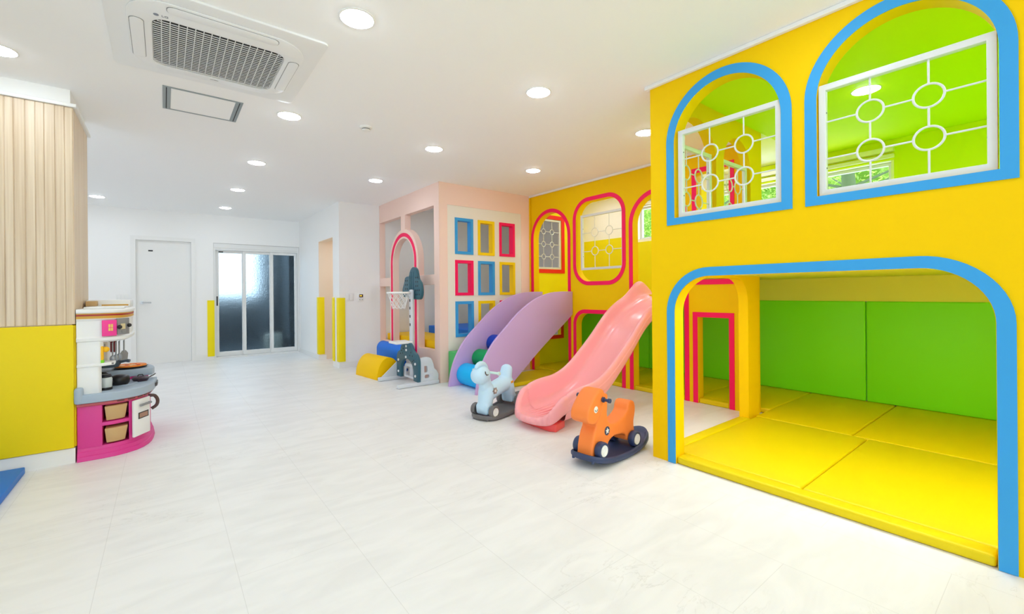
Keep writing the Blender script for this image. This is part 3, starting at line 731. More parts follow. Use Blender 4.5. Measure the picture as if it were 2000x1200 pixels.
# ceiling cassette air conditioner
t = thing('air_conditioner', 'white four-way ceiling cassette air conditioner with a dark square grille', 'air conditioner', (.26, 3.08, CEIL))
AW = mat('ac_white', (238, 239, 240), 0.4)
b = MB(); b.plate(rr(-.225, 2.595, .745, 3.565, .03, .03, .03, .03, 6), [rr(-.04, 2.852, .572, 3.42, .07, .07, .07, .07, 8)], .012, 'Z', CEIL - .0125)
finish('panel', b, AW, parent=t, bevel=.008, bseg=3)
b = MB(); b.plate(rr(-.14, 2.68, .665, 3.49, .18, .18, .18, .18, 10), [rr(-.042, 2.85, .574, 3.422, .07, .07, .07, .07, 8)], .006, 'Z', CEIL - .0188)
finish('raised_plate', b, AW, parent=t, bevel=.003)
def flap(x0, y0, x1, y1, r):
    f = finish('air_flap', MB().plate(rr(x0, y0, x1, y1, r, r, r, r, 8), (), .004, 'Z', CEIL - .0232), AW, parent=t, bevel=.002)
    finish('gap_line', MB().plate(rr(x0 - .003, y0 - .003, x1 + .003, y1 + .003, r, r, r, r, 8), [rr(x0, y0, x1, y1, r, r, r, r, 8)], .0012, 'Z', CEIL - .0202), KMID, parent=f)
flap(-.13, 2.90, -.075, 3.36, .027); flap(.60, 2.90, .655, 3.36, .027); flap(0.02, 2.70, .51, 2.765, .03)
finish('filter_cavity', MB().box((-.038, 2.855, CEIL - .003), (.570, 3.418, CEIL - .0005)), DARK, parent=t)
g = MB(); gx0, gx1, gy0, gy1, gr = -.038, .570, 2.854, 3.418, .07
def inset(v, lo, hi, r):  # half-opening of a rounded rectangle at coordinate v
    d = min(v - lo, hi - v)
    return 0 if d >= r else r - math.sqrt(max(0, r * r - (r - d) ** 2))
nx, ny = 17, 24
for i in range(nx + 1):
    x = gx0 + (gx1 - gx0) * i / nx
    if i in (0, nx): continue
    q = inset(x, gx0, gx1, gr); g.box((x - .0022, gy0 + q, CEIL - .0172), (x + .0022, gy1 - q, CEIL - .0140))
for j in range(1, ny):
    y = gy0 + (gy1 - gy0) * j / ny; q = inset(y, gy0, gy1, gr)
    g.box((gx0 + q, y - .0036, CEIL - .0172), (gx1 - q, y + .0036, CEIL - .0156))
finish('grille', g, AW, parent=t, smooth=False)
LG = mat('logo_grey', (120, 125, 140), 0.4)
mt = Matrix.Translation((-.235 + .0 , -.375 + .0, -.0375)) @ Matrix.Rotation(PI, 4, 'X')
# lettering reads from the camera side (mirrored downwards-facing text)
def ctext(name, s, size, x, y, m):
    return textmesh(name, s, size, m, t, Matrix.Translation((x - .26, y - 3.08, -.0193)) @ Matrix.Rotation(PI, 4, 'Y') @ Matrix.Rotation(PI, 4, 'Z'))
ctext('logo_letters', 'LG', .024, .012, 2.815, LG)
finish('logo_disc', MB().lathe([(0, -.0202), (.011, -.0202), (.011, -.0187), (0, -.0187)], c=(-.283, -.265, 0), n=20), LG, parent=t, world=False)
ctext('badge_letters', 'WHISEN', .012, .265, 3.452, KMID)
# ceiling hatch
t = thing('ceiling_hatch', 'rectangular ceiling access hatch with a grey aluminium frame', 'hatch', (.235, 4.01, CEIL))
b = MB(); b.plate(rr(0, 3.785, .47, 4.242), [rr(.045, 3.803, .425, 4.222)], .004, 'Z', CEIL - .0045)
finish('frame', b, GREYF, parent=t)
finish('frame_groove', MB().box((.018, 3.80, CEIL - .0056), (.024, 4.225, CEIL - .0044)).box((.446, 3.80, CEIL - .0056), (.452, 4.225, CEIL - .0044)), DARK, parent=t)
finish('board', MB().box((.046, 3.804, CEIL - .003), (.424, 4.221, CEIL - .0005)), CEILM, parent=t)

# ------------------------------------------------------------------ garden behind the far windows
def tree(x, y, z0, h, label, seed, lean=0):
    rnd = random.Random(seed)
    t = thing('garden_tree', label, 'tree', (x, y, z0), 0, 'trees outside the garden windows')
    tr = MB(); tr.tube([(x, y, z0), (x + .05, y + lean * .3, z0 + h * .4), (x + .02, y + lean * .6, z0 + h * .7), (x, y + lean, z0 + h)], [.10, .09, .085, .06], n=12)
    finish('trunk', tr, BARK, parent=t)
    br = MB()
    for k in range(16):
        zz = z0 + h * (.45 + .5 * rnd.random()); a = rnd.random() * 2 * PI; L = .5 + rnd.random() * .9
        p0 = Vector((x, y + lean * .6, zz)); p1 = p0 + Vector((math.cos(a) * L * .5, math.sin(a) * L * .5, .25)); p2 = p1 + Vector((math.cos(a) * L * .5, math.sin(a) * L * .6, .05 + .3 * rnd.random()))
        br.tube([p0, p1, p2], [.022, .014, .006], n=6)
    finish('branches', br, BARK, parent=t)
    lf = MB()
    for k in range(1500):
        a = rnd.random() * 2 * PI; r = 0.9 * math.sqrt(rnd.random()); zz = z0 + h * (.25 + .95 * rnd.random())
        c = Vector((x + .35 + abs(math.cos(a)) * r * .8, y + math.sin(a) * r * 1.2, zz)); s = .018 + .03 * rnd.random()
        u = Vector((rnd.uniform(-1, 1), rnd.uniform(-1, 1), rnd.uniform(-1, 1))).normalized(); v = u.orthogonal().normalized()
        vs = [lf.bm.verts.new(c + u * s), lf.bm.verts.new(c + v * s * .45 + u * s * .1), lf.bm.verts.new(c - u * s), lf.bm.verts.new(c - v * s * .45 + u * s * .1)]
        lf.bm.faces.new(vs)
    o = finish('foliage', lf, LEAF, parent=t, smooth=False); o['kind'] = 'stuff'
def hedge():
    rnd = random.Random(21)
    t = thing('hedge', 'dense bright green hedge filling the view behind the garden windows', 'hedge', (9.5, 4.5, 0))
    b = MB()
    bmesh.ops.create_grid(b.bm, x_segments=90, y_segments=40, size=.5)
    for v in b.bm.verts:
        y = -3 + (v.co.x + .5) * 17; z = (v.co.y + .5) * 5.2
        v.co = Vector((11.2 + .25 * math.sin(y * 3.1 + z * 2) + .2 * math.sin(y * 7.3 - z * 5.1) + rnd.uniform(-.14, .14), y, z))
    for f in list(b.bm.faces): pass
    r = bmesh.ops.extrude_face_region(b.bm, geom=list(b.bm.faces)); bmesh.ops.translate(b.bm, vec=(1, 0, 0), verts=[g for g in r['geom'] if isinstance(g, bmesh.types.BMVert)])
    finish('core', b, mat('hedge_core_green', (176, 220, 92), .7, mott=.55, mscale=6), parent=t, smooth=False)['kind'] = 'stuff'
    lf = MB()
    for k in range(26000):
        c = Vector((10.95 - .6 * rnd.random(), -2.5 + 16 * rnd.random(), 1.2 + 3.4 * rnd.random())); sz = .022 + .04 * rnd.random()
        u = Vector((rnd.uniform(-1, 1), rnd.uniform(-1, 1), rnd.uniform(-1, 1))).normalized(); v = u.orthogonal().normalized()
        lf.bm.faces.new([lf.bm.verts.new(c + u * sz), lf.bm.verts.new(c + v * sz * .45), lf.bm.verts.new(c - u * sz), lf.bm.verts.new(c - v * sz * .45)])
    finish('foliage', lf, mat('hedge_leaf', (214, 246, 116), .5, mott=.45, mscale=2), parent=t, smooth=False)['kind'] = 'stuff'
hedge()
tree(6.8, 1.65, 0, 3.0, 'tree with a fibrous trunk outside the window behind the bigger blue arch', 3, .1)
tree(7.4, 4.1, 0, 3.2, 'light green tree outside the window behind the smaller blue arch', 5, -.2)
tree(7.8, 6.7, 0, 3.2, 'tree with thin branches outside the window above the pink slide', 9, .2)

# ================================================================== TOYS
def spl(pts, k=6):
    """Catmull-Rom through 2D points (open)"""
    P = [pts[0]] + list(pts) + [pts[-1]]; out = []
    for i in range(1, len(P) - 2):
        p0, p1, p2, p3 = P[i - 1], P[i], P[i + 1], P[i + 2]
        for j in range(k):
            t = j / k
            out.append(tuple(0.5 * ((2 * p1[d]) + (-p0[d] + p2[d]) * t + (2 * p0[d] - 5 * p1[d] + 4 * p2[d] - p3[d]) * t * t + (-p0[d] + 3 * p1[d] - 3 * p2[d] + p3[d]) * t ** 3) for d in range(len(p1))))
    out.append(tuple(pts[-1])); return out
def capsule(b, p0, r0, p1, r1, sy=1.0, n=20):
    """tapered capsule in the XZ plane, scaled in y by sy about y=0"""
    p0 = Vector(p0); p1 = Vector(p1); vs = len(b.bm.verts)
    before = set(b.bm.verts)
    b.sph((0, 0, 0), r0, n=n); 
    new = [v for v in b.bm.verts if v not in before]
    for v in new: v.co += p0
    before |= set(new)
    g = set(b.bm.verts); b.sph((0, 0, 0), r1, n=n); new2 = [v for v in b.bm.verts if v not in g]
    for v in new2: v.co += p1
    g = set(b.bm.verts); b.cyl(p0, p1, r0, r1, n=n); new3 = [v for v in b.bm.verts if v not in g]
    if sy != 1.0:
        cy = (p0.y + p1.y) / 2
        for v in new + new2 + new3: v.co.y = cy + (v.co.y - cy) * sy

# ------------------------------------------------------------------ wavy pink slide
t = thing('slide', 'glossy coral pink wavy slide running down from the crimson arch', 'slide', (3.3, 2.83, 0))
ST = [(2.59, .288, .106, .2785),  (2.64, .315, .110, .28), (2.75, .340, .124, .28), (2.93, .360, .165, .275), (3.06, .405, .215, .272),
      (3.18, .475, .285, .27), (3.33, .59, .41, .27), (3.48, .715, .545, .27), (3.60, .83, .665, .268), (3.73, .945, .785, .265), (3.88, 1.035, .885, .265), (4.03, 1.105, .96, .265), (4.14, 1.185, 1.01, .262),
      (4.24, 1.255, 1.05, .26), (4.33, 1.262, 1.075, .26), (4.42, 1.215, 1.09, .26), (4.48, 1.17, 1.095, .26)]
ST = spl(ST, 4)
secs = []
cyS = 2.835
for (x, zr, zf, w) in ST:
    d = zr - zf
    prof = [(-w, zr - min(.05, d * .5)), (-w + .006, zr - .012), (-w + .022, zr), (-w + .042, zr - .006), (-w + .056, zr - min(.03, d * .4)), (-w + .068, zf + d * .35), (-w + .085, zf + d * .12), (-w + .12, zf + .008), (-w * .45, zf), (-w * .36, zf + .004), (-w * .25, zf - .001), (0, zf - .002)]
    prof = prof + [(-a, z) for a, z in reversed(prof[:-1])]
    sk = zr - max(.10, min(.15, d * 1.05))
    un = [(w - .004, zr - .062), (w + .003, zr - .074), (w, (zr + sk) / 2), (w - .004, sk), (w - .024, sk + .004), (w - .030, zf - .02), (w - .05, zf - .035), (0, zf - .038), (-w + .05, zf - .035), (-w + .030, zf - .02), (-w + .024, sk + .004), (-w + .004, sk), (-w, (zr + sk) / 2), (-w - .003, zr - .074), (-w + .004, zr - .062)]
    secs.append([(x, cyS + a, max(z, .045)) for a, z in prof + un])
b = MB(); b.loft(secs, caps=False)
finish('chute', b, SLIDE, parent=t, ang=70, subsurf=1)
finish('end_cap', MB().plate([(p[1], p[2]) for p in secs[-1]], (), .006, 'X', secs[-1][0][0] - .002), SLIDE, parent=t)
# rounded lip: a solid rim with floor sweeps round the front end, with shallow grip grooves
NB = 120; secs = []
for i in range(NB + 1):
    th = -PI / 2 + PI * i / NB
    c_, s_ = math.cos(th), math.sin(th)
    a_, b_ = .245, .279
    px_ = 2.60 - a_ * abs(c_) ** .9; py_ = cyS + b_ * (abs(s_) ** .9) * (1 if s_ > 0 else -1)
    nx_, ny_ = -abs(c_) / a_, s_ / b_; L_ = math.hypot(nx_, ny_); nx_ /= L_; ny_ /= L_
    zr_ = .116 + .176 * abs(s_) ** 4.5
    g_ = (i - NB / 2) / 8.0
    gr = .006 if abs(i - NB / 2) <= 33 and abs(g_ - round(g_)) < .13 else 0
    h_ = (zr_ - .106)
    zb_ = .052 + .088 * abs(s_) ** 10
    sec = [(-.150, .106), (-.120, .107), (-.085, .106 + .12 * h_), (-.068, .106 + .35 * h_), (-.056, zr_ - min(.03, .4 * h_)), (-.042, zr_ - .006 - gr * .3), (-.022, zr_ - gr * .6), (-.006, zr_ - .012 - gr * .4), (.001 - gr, zr_ - .03), (.001 - gr, max(.080, zr_ - .10)), (-.005 - gr, zb_ + .008), (-.022, zb_), (-.15, .052)]
    secs.append([(px_ + nx_ * o_, py_ + ny_ * o_, z_) for o_, z_ in sec])
b = MB(); b.loft(secs)
fl_ = [(p[0][0], p[0][1]) for p in secs[::4]]
finish('front_lip', b, SLIDE, parent=t, ang=60)
finish('lip_floor', MB().plate([(2.66, fl_[0][1])] + fl_ + [(2.66, fl_[-1][1])], (), .048, 'Z', .0575), SLIDE, parent=t)
for k in range(7):
    a = -.15 + k * .05
    b = MB(); b.tube([(2.43, cyS + a, .107), (2.56, cyS + a, .107), (2.70, cyS + a, .117), (2.82, cyS + a * .9, .138)], [.003, .0045, .0045, .002], n=6)
    finish('bed_ridge', b, SLIDE, parent=t)
finish('base_block', MB().plate([(2.47, 2.66), (2.50, 2.60), (2.66, 2.66), (2.66, 3.0), (2.47, 3.0)], (), .062, 'Z', .001), SLIDEB, parent=t, bevel=.006)

# ------------------------------------------------------------------ lilac roller climber
t = thing('roller_climber', 'lilac arched climber with coloured foam rollers between two curved boards', 'climber', (3.5, 4.42, 0))
outl = spl([(2.725, 0.0), (2.765, .2), (2.845, .39), (2.98, .575), (3.157, .735), (3.35, .90), (3.558, 1.03), (3.73, 1.10), (3.906, 1.14), (4.10, 1.153), (4.272, 1.152)], 5)
inn = spl([(4.272, .85), (4.15, .757), (3.9, .58), (3.635, .385), (3.45, .235), (3.265, .085), (3.18, 0.0)], 4)
for y0 in (4.108, 4.70):
    finish('side_board', MB().plate(outl + inn, (), .035, 'Y', y0), LILAC, parent=t, bevel=.004)
for x, z, r, m in ((2.955, .135, .133, FCYA), (3.16, .315, .112, FGRE), (3.385, .485, .112, FDBL)):
    finish('roller', MB().cyl((x, 4.144, z), (x, 4.699, z), r, n=48), m, parent=t, bevel=.012)
o = finish('foam_block', MB().box((2.86, 4.765, .001), (3.25, 4.955, .40), .012, 3), MGREEN); tag(o, 'soft green foam block behind the lilac climber by the cream board', 'foam block')

# ------------------------------------------------------------------ foam half rolls by the peach wall
def halfroll(x, y, rz, L, w, h, m, label, straight=0.0):
    p = [(-w, 0), (w, 0), (w, straight)] + [(w * math.cos(PI * i / 24), straight + (h - straight) * math.sin(PI * i / 24)) for i in range(1, 24)] + [(-w, straight)]
    if straight == 0: p = [(-w, 0), (w, 0)] + [(w * math.cos(PI * i / 24), h * math.sin(PI * i / 24)) for i in range(1, 24)]
    b = MB(); b.plate(p, (), L, 'Y', -L / 2)
    o = finish('foam_roll', b, m, world=False, bevel=.012, bseg=3); o.location = (x, y, .001); o.rotation_euler = (0, 0, rz)
    return tag(o, label, 'foam block', 'half-round foam blocks')
halfroll(2.330, 5.985, math.radians(6), .62, .175, .285, FYEL, 'golden yellow half-round foam block on the floor, in front of the blue one')
halfroll(2.641, 6.11, 0, .92, .098, .42, FBLU, 'royal blue round-topped foam block behind the yellow one by the peach wall', .31)

# ------------------------------------------------------------------ basketball and goal stand
t = thing('basketball_stand', 'toy basketball hoop and goal stand with dark teal cloud backboard', 'toy basketball stand', (2.46, 5.3, 0))
for y0 in (4.99, 5.585):
    ft = finish('foot', MB().box((2.18, y0 - .03, .001), (2.735, y0 + .03, .05), .012, 3), LGREY, parent=t)
sp = [(2.47, .05), (2.725, .05), (2.73, .12)] + spl([(2.73, .12), (2.70, .17), (2.67, .20), (2.655, .26), (2.62, .33), (2.55, .35), (2.48, .34)], 4)[1:]
for y0 in (4.975, 5.57):
    s = finish('side_panel', MB().plate(sp, [rr(2.535, .085, 2.60, .13, .02, .02, .02, .02, 4), rr(2.53, .155, 2.575, .24, .0, .02, .02, .0, 4)], .03, 'Y', y0), LGREY, parent=t, bevel=.004)
finish('goal_gusset', MB().plate([(2.22, .05), (2.44, .05), (2.44, .24)], (), .02, 'Y', 5.575), LGREY, parent=t, bevel=.003)
az = [(5.57, .052)] + spl([(5.57, .052), (5.575, .2), (5.57, .31), (5.53, .375), (5.46, .405), (5.435, .455), (5.36, .51), (5.26, .525), (5.17, .50), (5.11, .44), (5.07, .41), (5.0, .375), (4.955, .31), (4.95, .2), (4.955, .052)], 5)[1:]
inn = [(5.075, .052), (5.075, .15)] + arc(5.2625, .15, .1875, PI, 0, 1)[:0] + [(5.2625 - .1875 * math.cos(PI * i / 20), .15 + .16 * math.sin(PI * i / 20)) for i in range(1, 20)] + [(5.45, .15), (5.45, .052)]
arch_o = finish('goal_arch', MB().plate(az + inn, (), .04, 'X', 2.43), TEAL, parent=t, bevel=.006)
for y, z in ((5.51, .12), (5.51, .27), (5.015, .12), (5.015, .27), (5.28, .33), (5.27, .42), (5.27, .47)):
    finish('bolt_cap', MB().cyl((2.4302, y, z), (2.421, y, z), .016, n=16), WPLAS, parent=arch_o)
for y, z in ((5.42, .40), (5.38, .37), (5.45, .36), (5.37, .43), (5.14, .40), (5.17, .36), (5.10, .36), (5.06, .31), (5.10, .29)):
    finish('dimple', MB().cyl((2.4302, y, z), (2.4285, y, z), .010, n=12), DARK, parent=arch_o)
finish('net_frame', MB().plate(rr(5.08, .055, 5.44, .24, 0, 0, .08, .08, 6), [rr(5.12, .08, 5.40, .20, 0, 0, .06, .06, 6)], .015, 'X', 2.475), LGREY, parent=t)
col_o = finish('column', MB().box((2.50, 5.268, .05), (2.545, 5.342, 1.195), .018, 3), LGREY, parent=t)
for z in (.74, .847, .954, 1.054):
    finish('slot', MB().box((2.4988, 5.290, z - .017), (2.5003, 5.316, z + .017)), DARK, parent=col_o)
bo = spl([(5.62, 1.10), (5.655, 1.14), (5.66, 1.20), (5.63, 1.25), (5.60, 1.30), (5.58, 1.35), (5.52, 1.37), (5.46, 1.375), (5.43, 1.43), (5.37, 1.48), (5.30, 1.487), (5.24, 1.45), (5.21, 1.38), (5.19, 1.33), (5.13, 1.28), (5.10, 1.21), (5.10, 1.13), (5.14, 1.075), (5.20, 1.065), (5.34, 1.07), (5.36, 1.09), (5.50, 1.09), (5.62, 1.10)], 3)[:-1]
bd = finish('backboard', MB().plate(bo, (), .035, 'X', 2.56), TEAL, parent=t, bevel=.008)
for y, z in [(5.56 - .055 * i, 1.15 + .055 * j) for i in range(2) for j in range(4)] + [(5.25 - .05 * i, 1.13 + .055 * j) for i in range(3) for j in range(5) if not (i == 2 and j > 1)]:
    finish('dimple', MB().cyl((2.5602, y, z), (2.5582, y, z), .011, n=12), DARK, parent=bd)
for y in (5.33, 5.39, 5.43):
    finish('groove_rib', MB().box((2.5545, y - .008, 1.12), (2.5602, y + .008, 1.43 if y < 5.42 else 1.38), .003), TEAL, parent=bd)
finish('bracket', MB().box((2.478, 5.285, 1.138), (2.4998, 5.325, 1.172), .008), KMID, parent=t)
HC = Vector((2.35, 5.31, 1.155))
hp = finish('hoop', MB().tube([HC + Vector((.14 * math.cos(2 * PI * k / 40), .14 * math.sin(2 * PI * k / 40), 0)) for k in range(40)], .013, n=10, closed=True), WPLAS, parent=t)
nb = MB(); ns = 10; lv = [(0, .135), (-.045, .125), (-.09, .11), (-.135, .095), (-.18, .085), (-.205, .08)]
for s in (1, -1):
    for k in range(ns):
        nb.tube([HC + Vector((r * math.cos(2 * PI * (k + s * .5 * i) / ns), r * math.sin(2 * PI * (k + s * .5 * i) / ns), dz)) for i, (dz, r) in enumerate(lv)], .003, n=5)
finish('net', nb, WPLAS, parent=t)
finish('ball_shelf', MB().box((2.26, 5.20, .505), (2.49, 5.44, .535), .012, 3), WPLAS, parent=t)

# ------------------------------------------------------------------ rocking horses
def rocker(m, t, L0, L1, w, lift=.05):
    secs = []
    n = 44
    for i in range(n + 1):
        x = (L0 + L1) / 2 - (L1 - L0) / 2 * math.cos(PI * i / n)
        u = abs((x - (L0 + L1) / 2) / ((L1 - L0) / 2))
        ww = w * max(.10, max(0, 1 - u ** (8 if x > 0 else 3.2)) ** .5); ri_ = min(.032, ww * .35); fz = .026 + .0135 * min(1, max(0, (u - .86) / .08))
        z = lift * (x / .36) ** 2 + .001
        secs.append([(x, -ww, z + .012), (x, -ww + .014, z), (x, ww - .014, z), (x, ww, z + .012), (x, ww, z + .030), (x, ww - ri_ * .3, z + .040), (x, ww - ri_ * .75, z + .040), (x, ww - ri_, z + fz), (x, -ww + ri_, z + fz), (x, -ww + ri_ * .75, z + .040), (x, -ww + ri_ * .3, z + .040), (x, -ww, z + .030)])
    b = MB(); b.loft(secs); rk = finish('rocker_base', b, m, parent=t, world=False, ang=50, bevel=0)
    for s in (1, -1):
        zz = lift * ((L1 - .03) / .36) ** 2
        finish('rubber_stud', MB().cyl((L1 - .03, s * w * .55, zz - .008), (L1 - .03, s * w * .55, zz + .012), .010, n=12), m, parent=rk, world=False)
    return rk
def wheel(t, x, y, z, r, w, tyre, hub, s):
    b = MB(); b.lathe([(r * .55, -w / 2), (r * .92, -w / 2), (r, -w / 2 + .008), (r, w / 2 - .008), (r * .92, w / 2), (r * .70, w / 2), (r * .66, w / 2 - .008), (r * .55, w / 2 - .008)], c=(x, y, z), axis='Y', n=36)
    b.cyl((x, y - w / 2, z), (x, y + w / 2 - .012, z), r * .56, n=24)
    wh = finish('wheel', b, tyre, parent=t, world=False)
    y1 = y + s * (w / 2 - .006)
    h = MB(); h.lathe([(0, 0), (r * .28, 0), (r * .30, s * .004), (r * .42, s * .002), (r * .66, s * .008), (r * .68, 0), (r * .68, -s * .004)] , c=(x, y1, z), axis='Y', n=30)
    finish('hub_cap', h, hub, parent=wh, world=False)

t = thing('rocking_horse', 'orange plastic rocking horse with star badge on a navy rocker', 'rocking horse', (2.50, 2.02, 0), math.radians(186), 'ride-on rocking horses')
rocker(NAVY, t, -.40, .385, .142)
prof = spl([(.345, .068), (.335, .14), (.312, .21), (.285, .255), (.29, .272), (.32, .283), (.37, .298), (.397, .33), (.388, .38), (.357, .42), (.312, .465), (.27, .497), (.228, .502), (.198, .487), (.182, .462), (.155, .458), (.143, .435), (.155, .41), (.150, .375), (.155, .33), (.148, .285), (.12, .250), (.08, .236), (.02, .240), (-.04, .256), (-.082, .28), (-.098, .295), (-.105, .325), (-.125, .352), (-.16, .356), (-.195, .338), (-.208, .29), (-.202, .25), (-.188, .205), (-.19, .15), (-.197, .09), (-.187, .075), (-.10, .075), (-.085, .11), (-.05, .135), (.02, .146), (.09, .146), (.14, .122), (.172, .08), (.187, .068)], 4)
b = MB(); b.plate(prof, (), .122, 'Y', -.061)
head = spl([(.275, .305), (.32, .284), (.37, .298), (.397, .33), (.388, .38), (.357, .415), (.312, .46), (.265, .488), (.228, .475), (.212, .42), (.235, .36), (.275, .305)], 4)[:-1]
b.plate(head, (), .142, 'Y', -.071)
blob('body', b, ORANGE, t, .007, 10, .7)
for x in (.270, -.142):
    for s in (1, -1): wheel(t, x, s * .088, .108 if x > 0 else .088, .056, .044, NAVY, WPLAS, s)
for s in (1, -1):
    ey = finish('eye', MB().lathe([(0, 0), (.022, 0), (.022, s * .003), (0, s * .004)], c=(.305, s * .0685, .378), axis='Y', n=24), WPLAS, parent=t, world=False)
    finish('eyelid', MB().tube([(.305 + .013 * math.cos(a), s * .0735, .379 + .012 * math.sin(a)) for a in [PI + PI * k / 10 for k in range(11)]], .0016, n=6), BLACK, parent=ey, world=False)
    bg_ = finish('badge', MB().lathe([(0, 0), (.030, 0), (.030, s * .003), (0, s * .003)], c=(.165, s * .0595, .207), axis='Y', n=28), NAVY, parent=t, world=False)
    star = [((.021 if k % 2 == 0 else .010) * math.sin(PI * k / 5) + .165, (.021 if k % 2 == 0 else .010) * math.cos(PI * k / 5) + .207) for k in range(10)]
    finish('star', MB().plate(star, (), .003, 'Y', s * .0625 - (.003 if s < 0 else 0)), WPLAS, parent=bg_, world=False)
hb = finish('handlebar', MB().cyl((.232, -.125, .432), (.232, .125, .432), .010, n=16).cyl((.232, .118, .432), (.232, .133, .432), .015, n=16).cyl((.232, -.118, .432), (.232, -.133, .432), .015, n=16).cyl((.232, .075, .432), (.232, .085, .432), .018, n=16).cyl((.232, -.075, .432), (.232, -.085, .432), .018, n=16), NAVY, parent=t, world=False)

t = thing('rocking_horse', 'pale blue round-headed rocking horse on a dark grey rocker left of the slide', 'rocking horse', (2.50, 3.365, .008), math.radians(195), 'ride-on rocking horses')
t.rotation_euler = (0, math.radians(6), math.radians(195))
rocker(DGREY, t, -.38, .31, .145)
b = MB()
b.sph((.235, 0, .425), .088, (1.12, .95, .95), n=28); capsule(b, (.20, 0, .40), .062, (.165, 0, .24), .062, .95)
capsule(b, (.17, 0, .26), .070, (.215, 0, .115), .060, 1.15); capsule(b, (.15, 0, .235), .072, (-.12, 0, .265), .070, 1.15)
capsule(b, (-.12, 0, .245), .070, (-.155, 0, .12), .058, 1.2); b.box((.165, -.07, .06), (.265, .07, .16), .02); b.box((-.20, -.068, .065), (-.11, .068, .14), .02)
capsule(b, (-.115, 0, .30), .052, (-.150, 0, .385), .046, 1.35)
blob('body', b, PALEB, t, .007, 8, .6)
b = MB(); b.tube([(.30, 0, .49), (.27, 0, .518), (.225, 0, .528), (.18, 0, .512), (.15, 0, .47), (.142, 0, .43)], [.012, .024, .028, .028, .024, .012], n=14)
finish('mane', b, PALEB, parent=t, world=False, subsurf=1, ang=80)
finish('handlebar', MB().cyl((.155, -.15, .432), (.155, .15, .432), .0115, n=16).cyl((.155, .14, .432), (.155, .16, .432), .017, n=16).cyl((.155, -.14, .432), (.155, -.16, .432), .017, n=16), MINT, parent=t, world=False, bevel=.003)
for x in (.215, -.165):
    for s in (1, -1): wheel(t, x, s * .108, .092 if x > 0 else .082, .055, .042, DGREY, WPLAS if x > 0 else DGREY, s)
for s in (1, -1):
    finish('eyelid', MB().tube([(.252, s * .075, .468), (.258, s * .0825, .450), (.250, s * .0855, .436), (.228, s * .0850, .434)], .0042, n=8), BROWN, parent=t, world=False)
    gear = [(.145 + (.031 if (k // 2) % 2 == 0 else .024) * math.cos(2 * PI * k / 24), .262 + (.031 if (k // 2) % 2 == 0 else .024) * math.sin(2 * PI * k / 24)) for k in range(24)]
    gb = finish('gear_badge', MB().plate(gear, (), .006, 'Y', .078 if s > 0 else -.084), mat('taupe_plastic', (152, 140, 134), .4), parent=t, world=False)
    finish('badge_centre', MB().lathe([(0, 0), (.013, 0), (.013, s * .003), (0, s * .003)], c=(.145, s * .084, .262), axis='Y', n=20), WPLAS, parent=gb, world=False)
    finish('patch', MB().box((-.135, s * .079, .262), (-.10, s * .0835, .284), .002), mat('amber_patch', (240, 160, 30), .5), parent=t, world=False)

# ------------------------------------------------------------------ toy kitchen
KX, KY = -.479, 4.72
t = thing('toy_kitchen', 'magenta and white plastic play kitchen standing against the oak column', 'toy kitchen', (KX, KY, 0))
half = [(0, -.47), (.12, -.47), (.19, -.463), (.245, -.440), (.30, -.40), (.335, -.35), (.36, -.29), (.378, -.22), (.388, -.13), (.395, 0)]
bowp = half + [(x, -y) for x, y in reversed(half[:-1])]
def bow(e=0.0, s=1.0): return [(max(0.0, x * s * (1 + e / .4)) if x > 0 else 0.0, y * (1 + e / .47)) for x, y in bowp]
def K(name, mb, m, bevel=0.0, parent=None, **k): return finish(name, mb, m, parent=parent or t, world=False, bevel=bevel, **k)
b = MB(); b.loft([[(x, y, z) for x, y in bow(e)] for z, e in ((.001, .016), (.030, .012), (.034, .004), (.060, .002), (.066, -.006), (.088, -.010))])
K('skirt', b, KPINK, ang=30)
body = MB()
body.plate([(0, -.465), (.128, -.465), (.128, -.20), (0, -.20)], (), .31, 'Z', .085)
body.plate([(0, .465), (.128, .465), (.128, .10), (0, .10)], (), .31, 'Z', .085)
body.plate([(0, -.21), (.35, -.21), (.372, -.13), (.385, 0), (.372, .15), (.34, .30), (.28, .40), (.2, .45), (.1, .465), (0, .465)], (), .31, 'Z', .085)
body.plate([(.268, -.425), (.30, -.40), (.335, -.35), (.365, -.27), (.37, -.20), (.28, -.20)], (), .31, 'Z', .085)
for z0, z1 in ((.225, .25), (.372, .395)):
    body.plate([(.12, -.466), (.19, -.461), (.245, -.438), (.295, -.40), (.295, -.20), (.12, -.20)], (), z1 - z0, 'Z', z0)
K('cabinet', body, KPINK, .004)
for z0 in (.098, .257):
    b = MB(); top = [(.140, -.468), (.19, -.464), (.24, -.444), (.262, -.425), (.262, -.25), (.140, -.25)]
    bot = [(.148, -.452), (.19, -.448), (.232, -.432), (.246, -.418), (.246, -.26), (.148, -.26)]
    b.loft([[(x, y, z0) for x, y in bot], [(x, y, z0 + .103) for x, y in top]]); 
    o = finish('storage_basket', b, TAN, world=False, bevel=.004); o.location = (KX, KY, .0)
    # origin at the basket itself
    tag(o, 'tan plastic basket on the %s shelf of the toy kitchen' % ('lower' if z0 < .2 else 'upper'), 'basket', 'tan kitchen baskets')
b = MB(); b.loft([[(x, y, z) for x, y in bow(e)] for z, e in ((.378, .008), (.386, .016), (.398, .016), (.402, .004))]); K('rail', b, KRED)
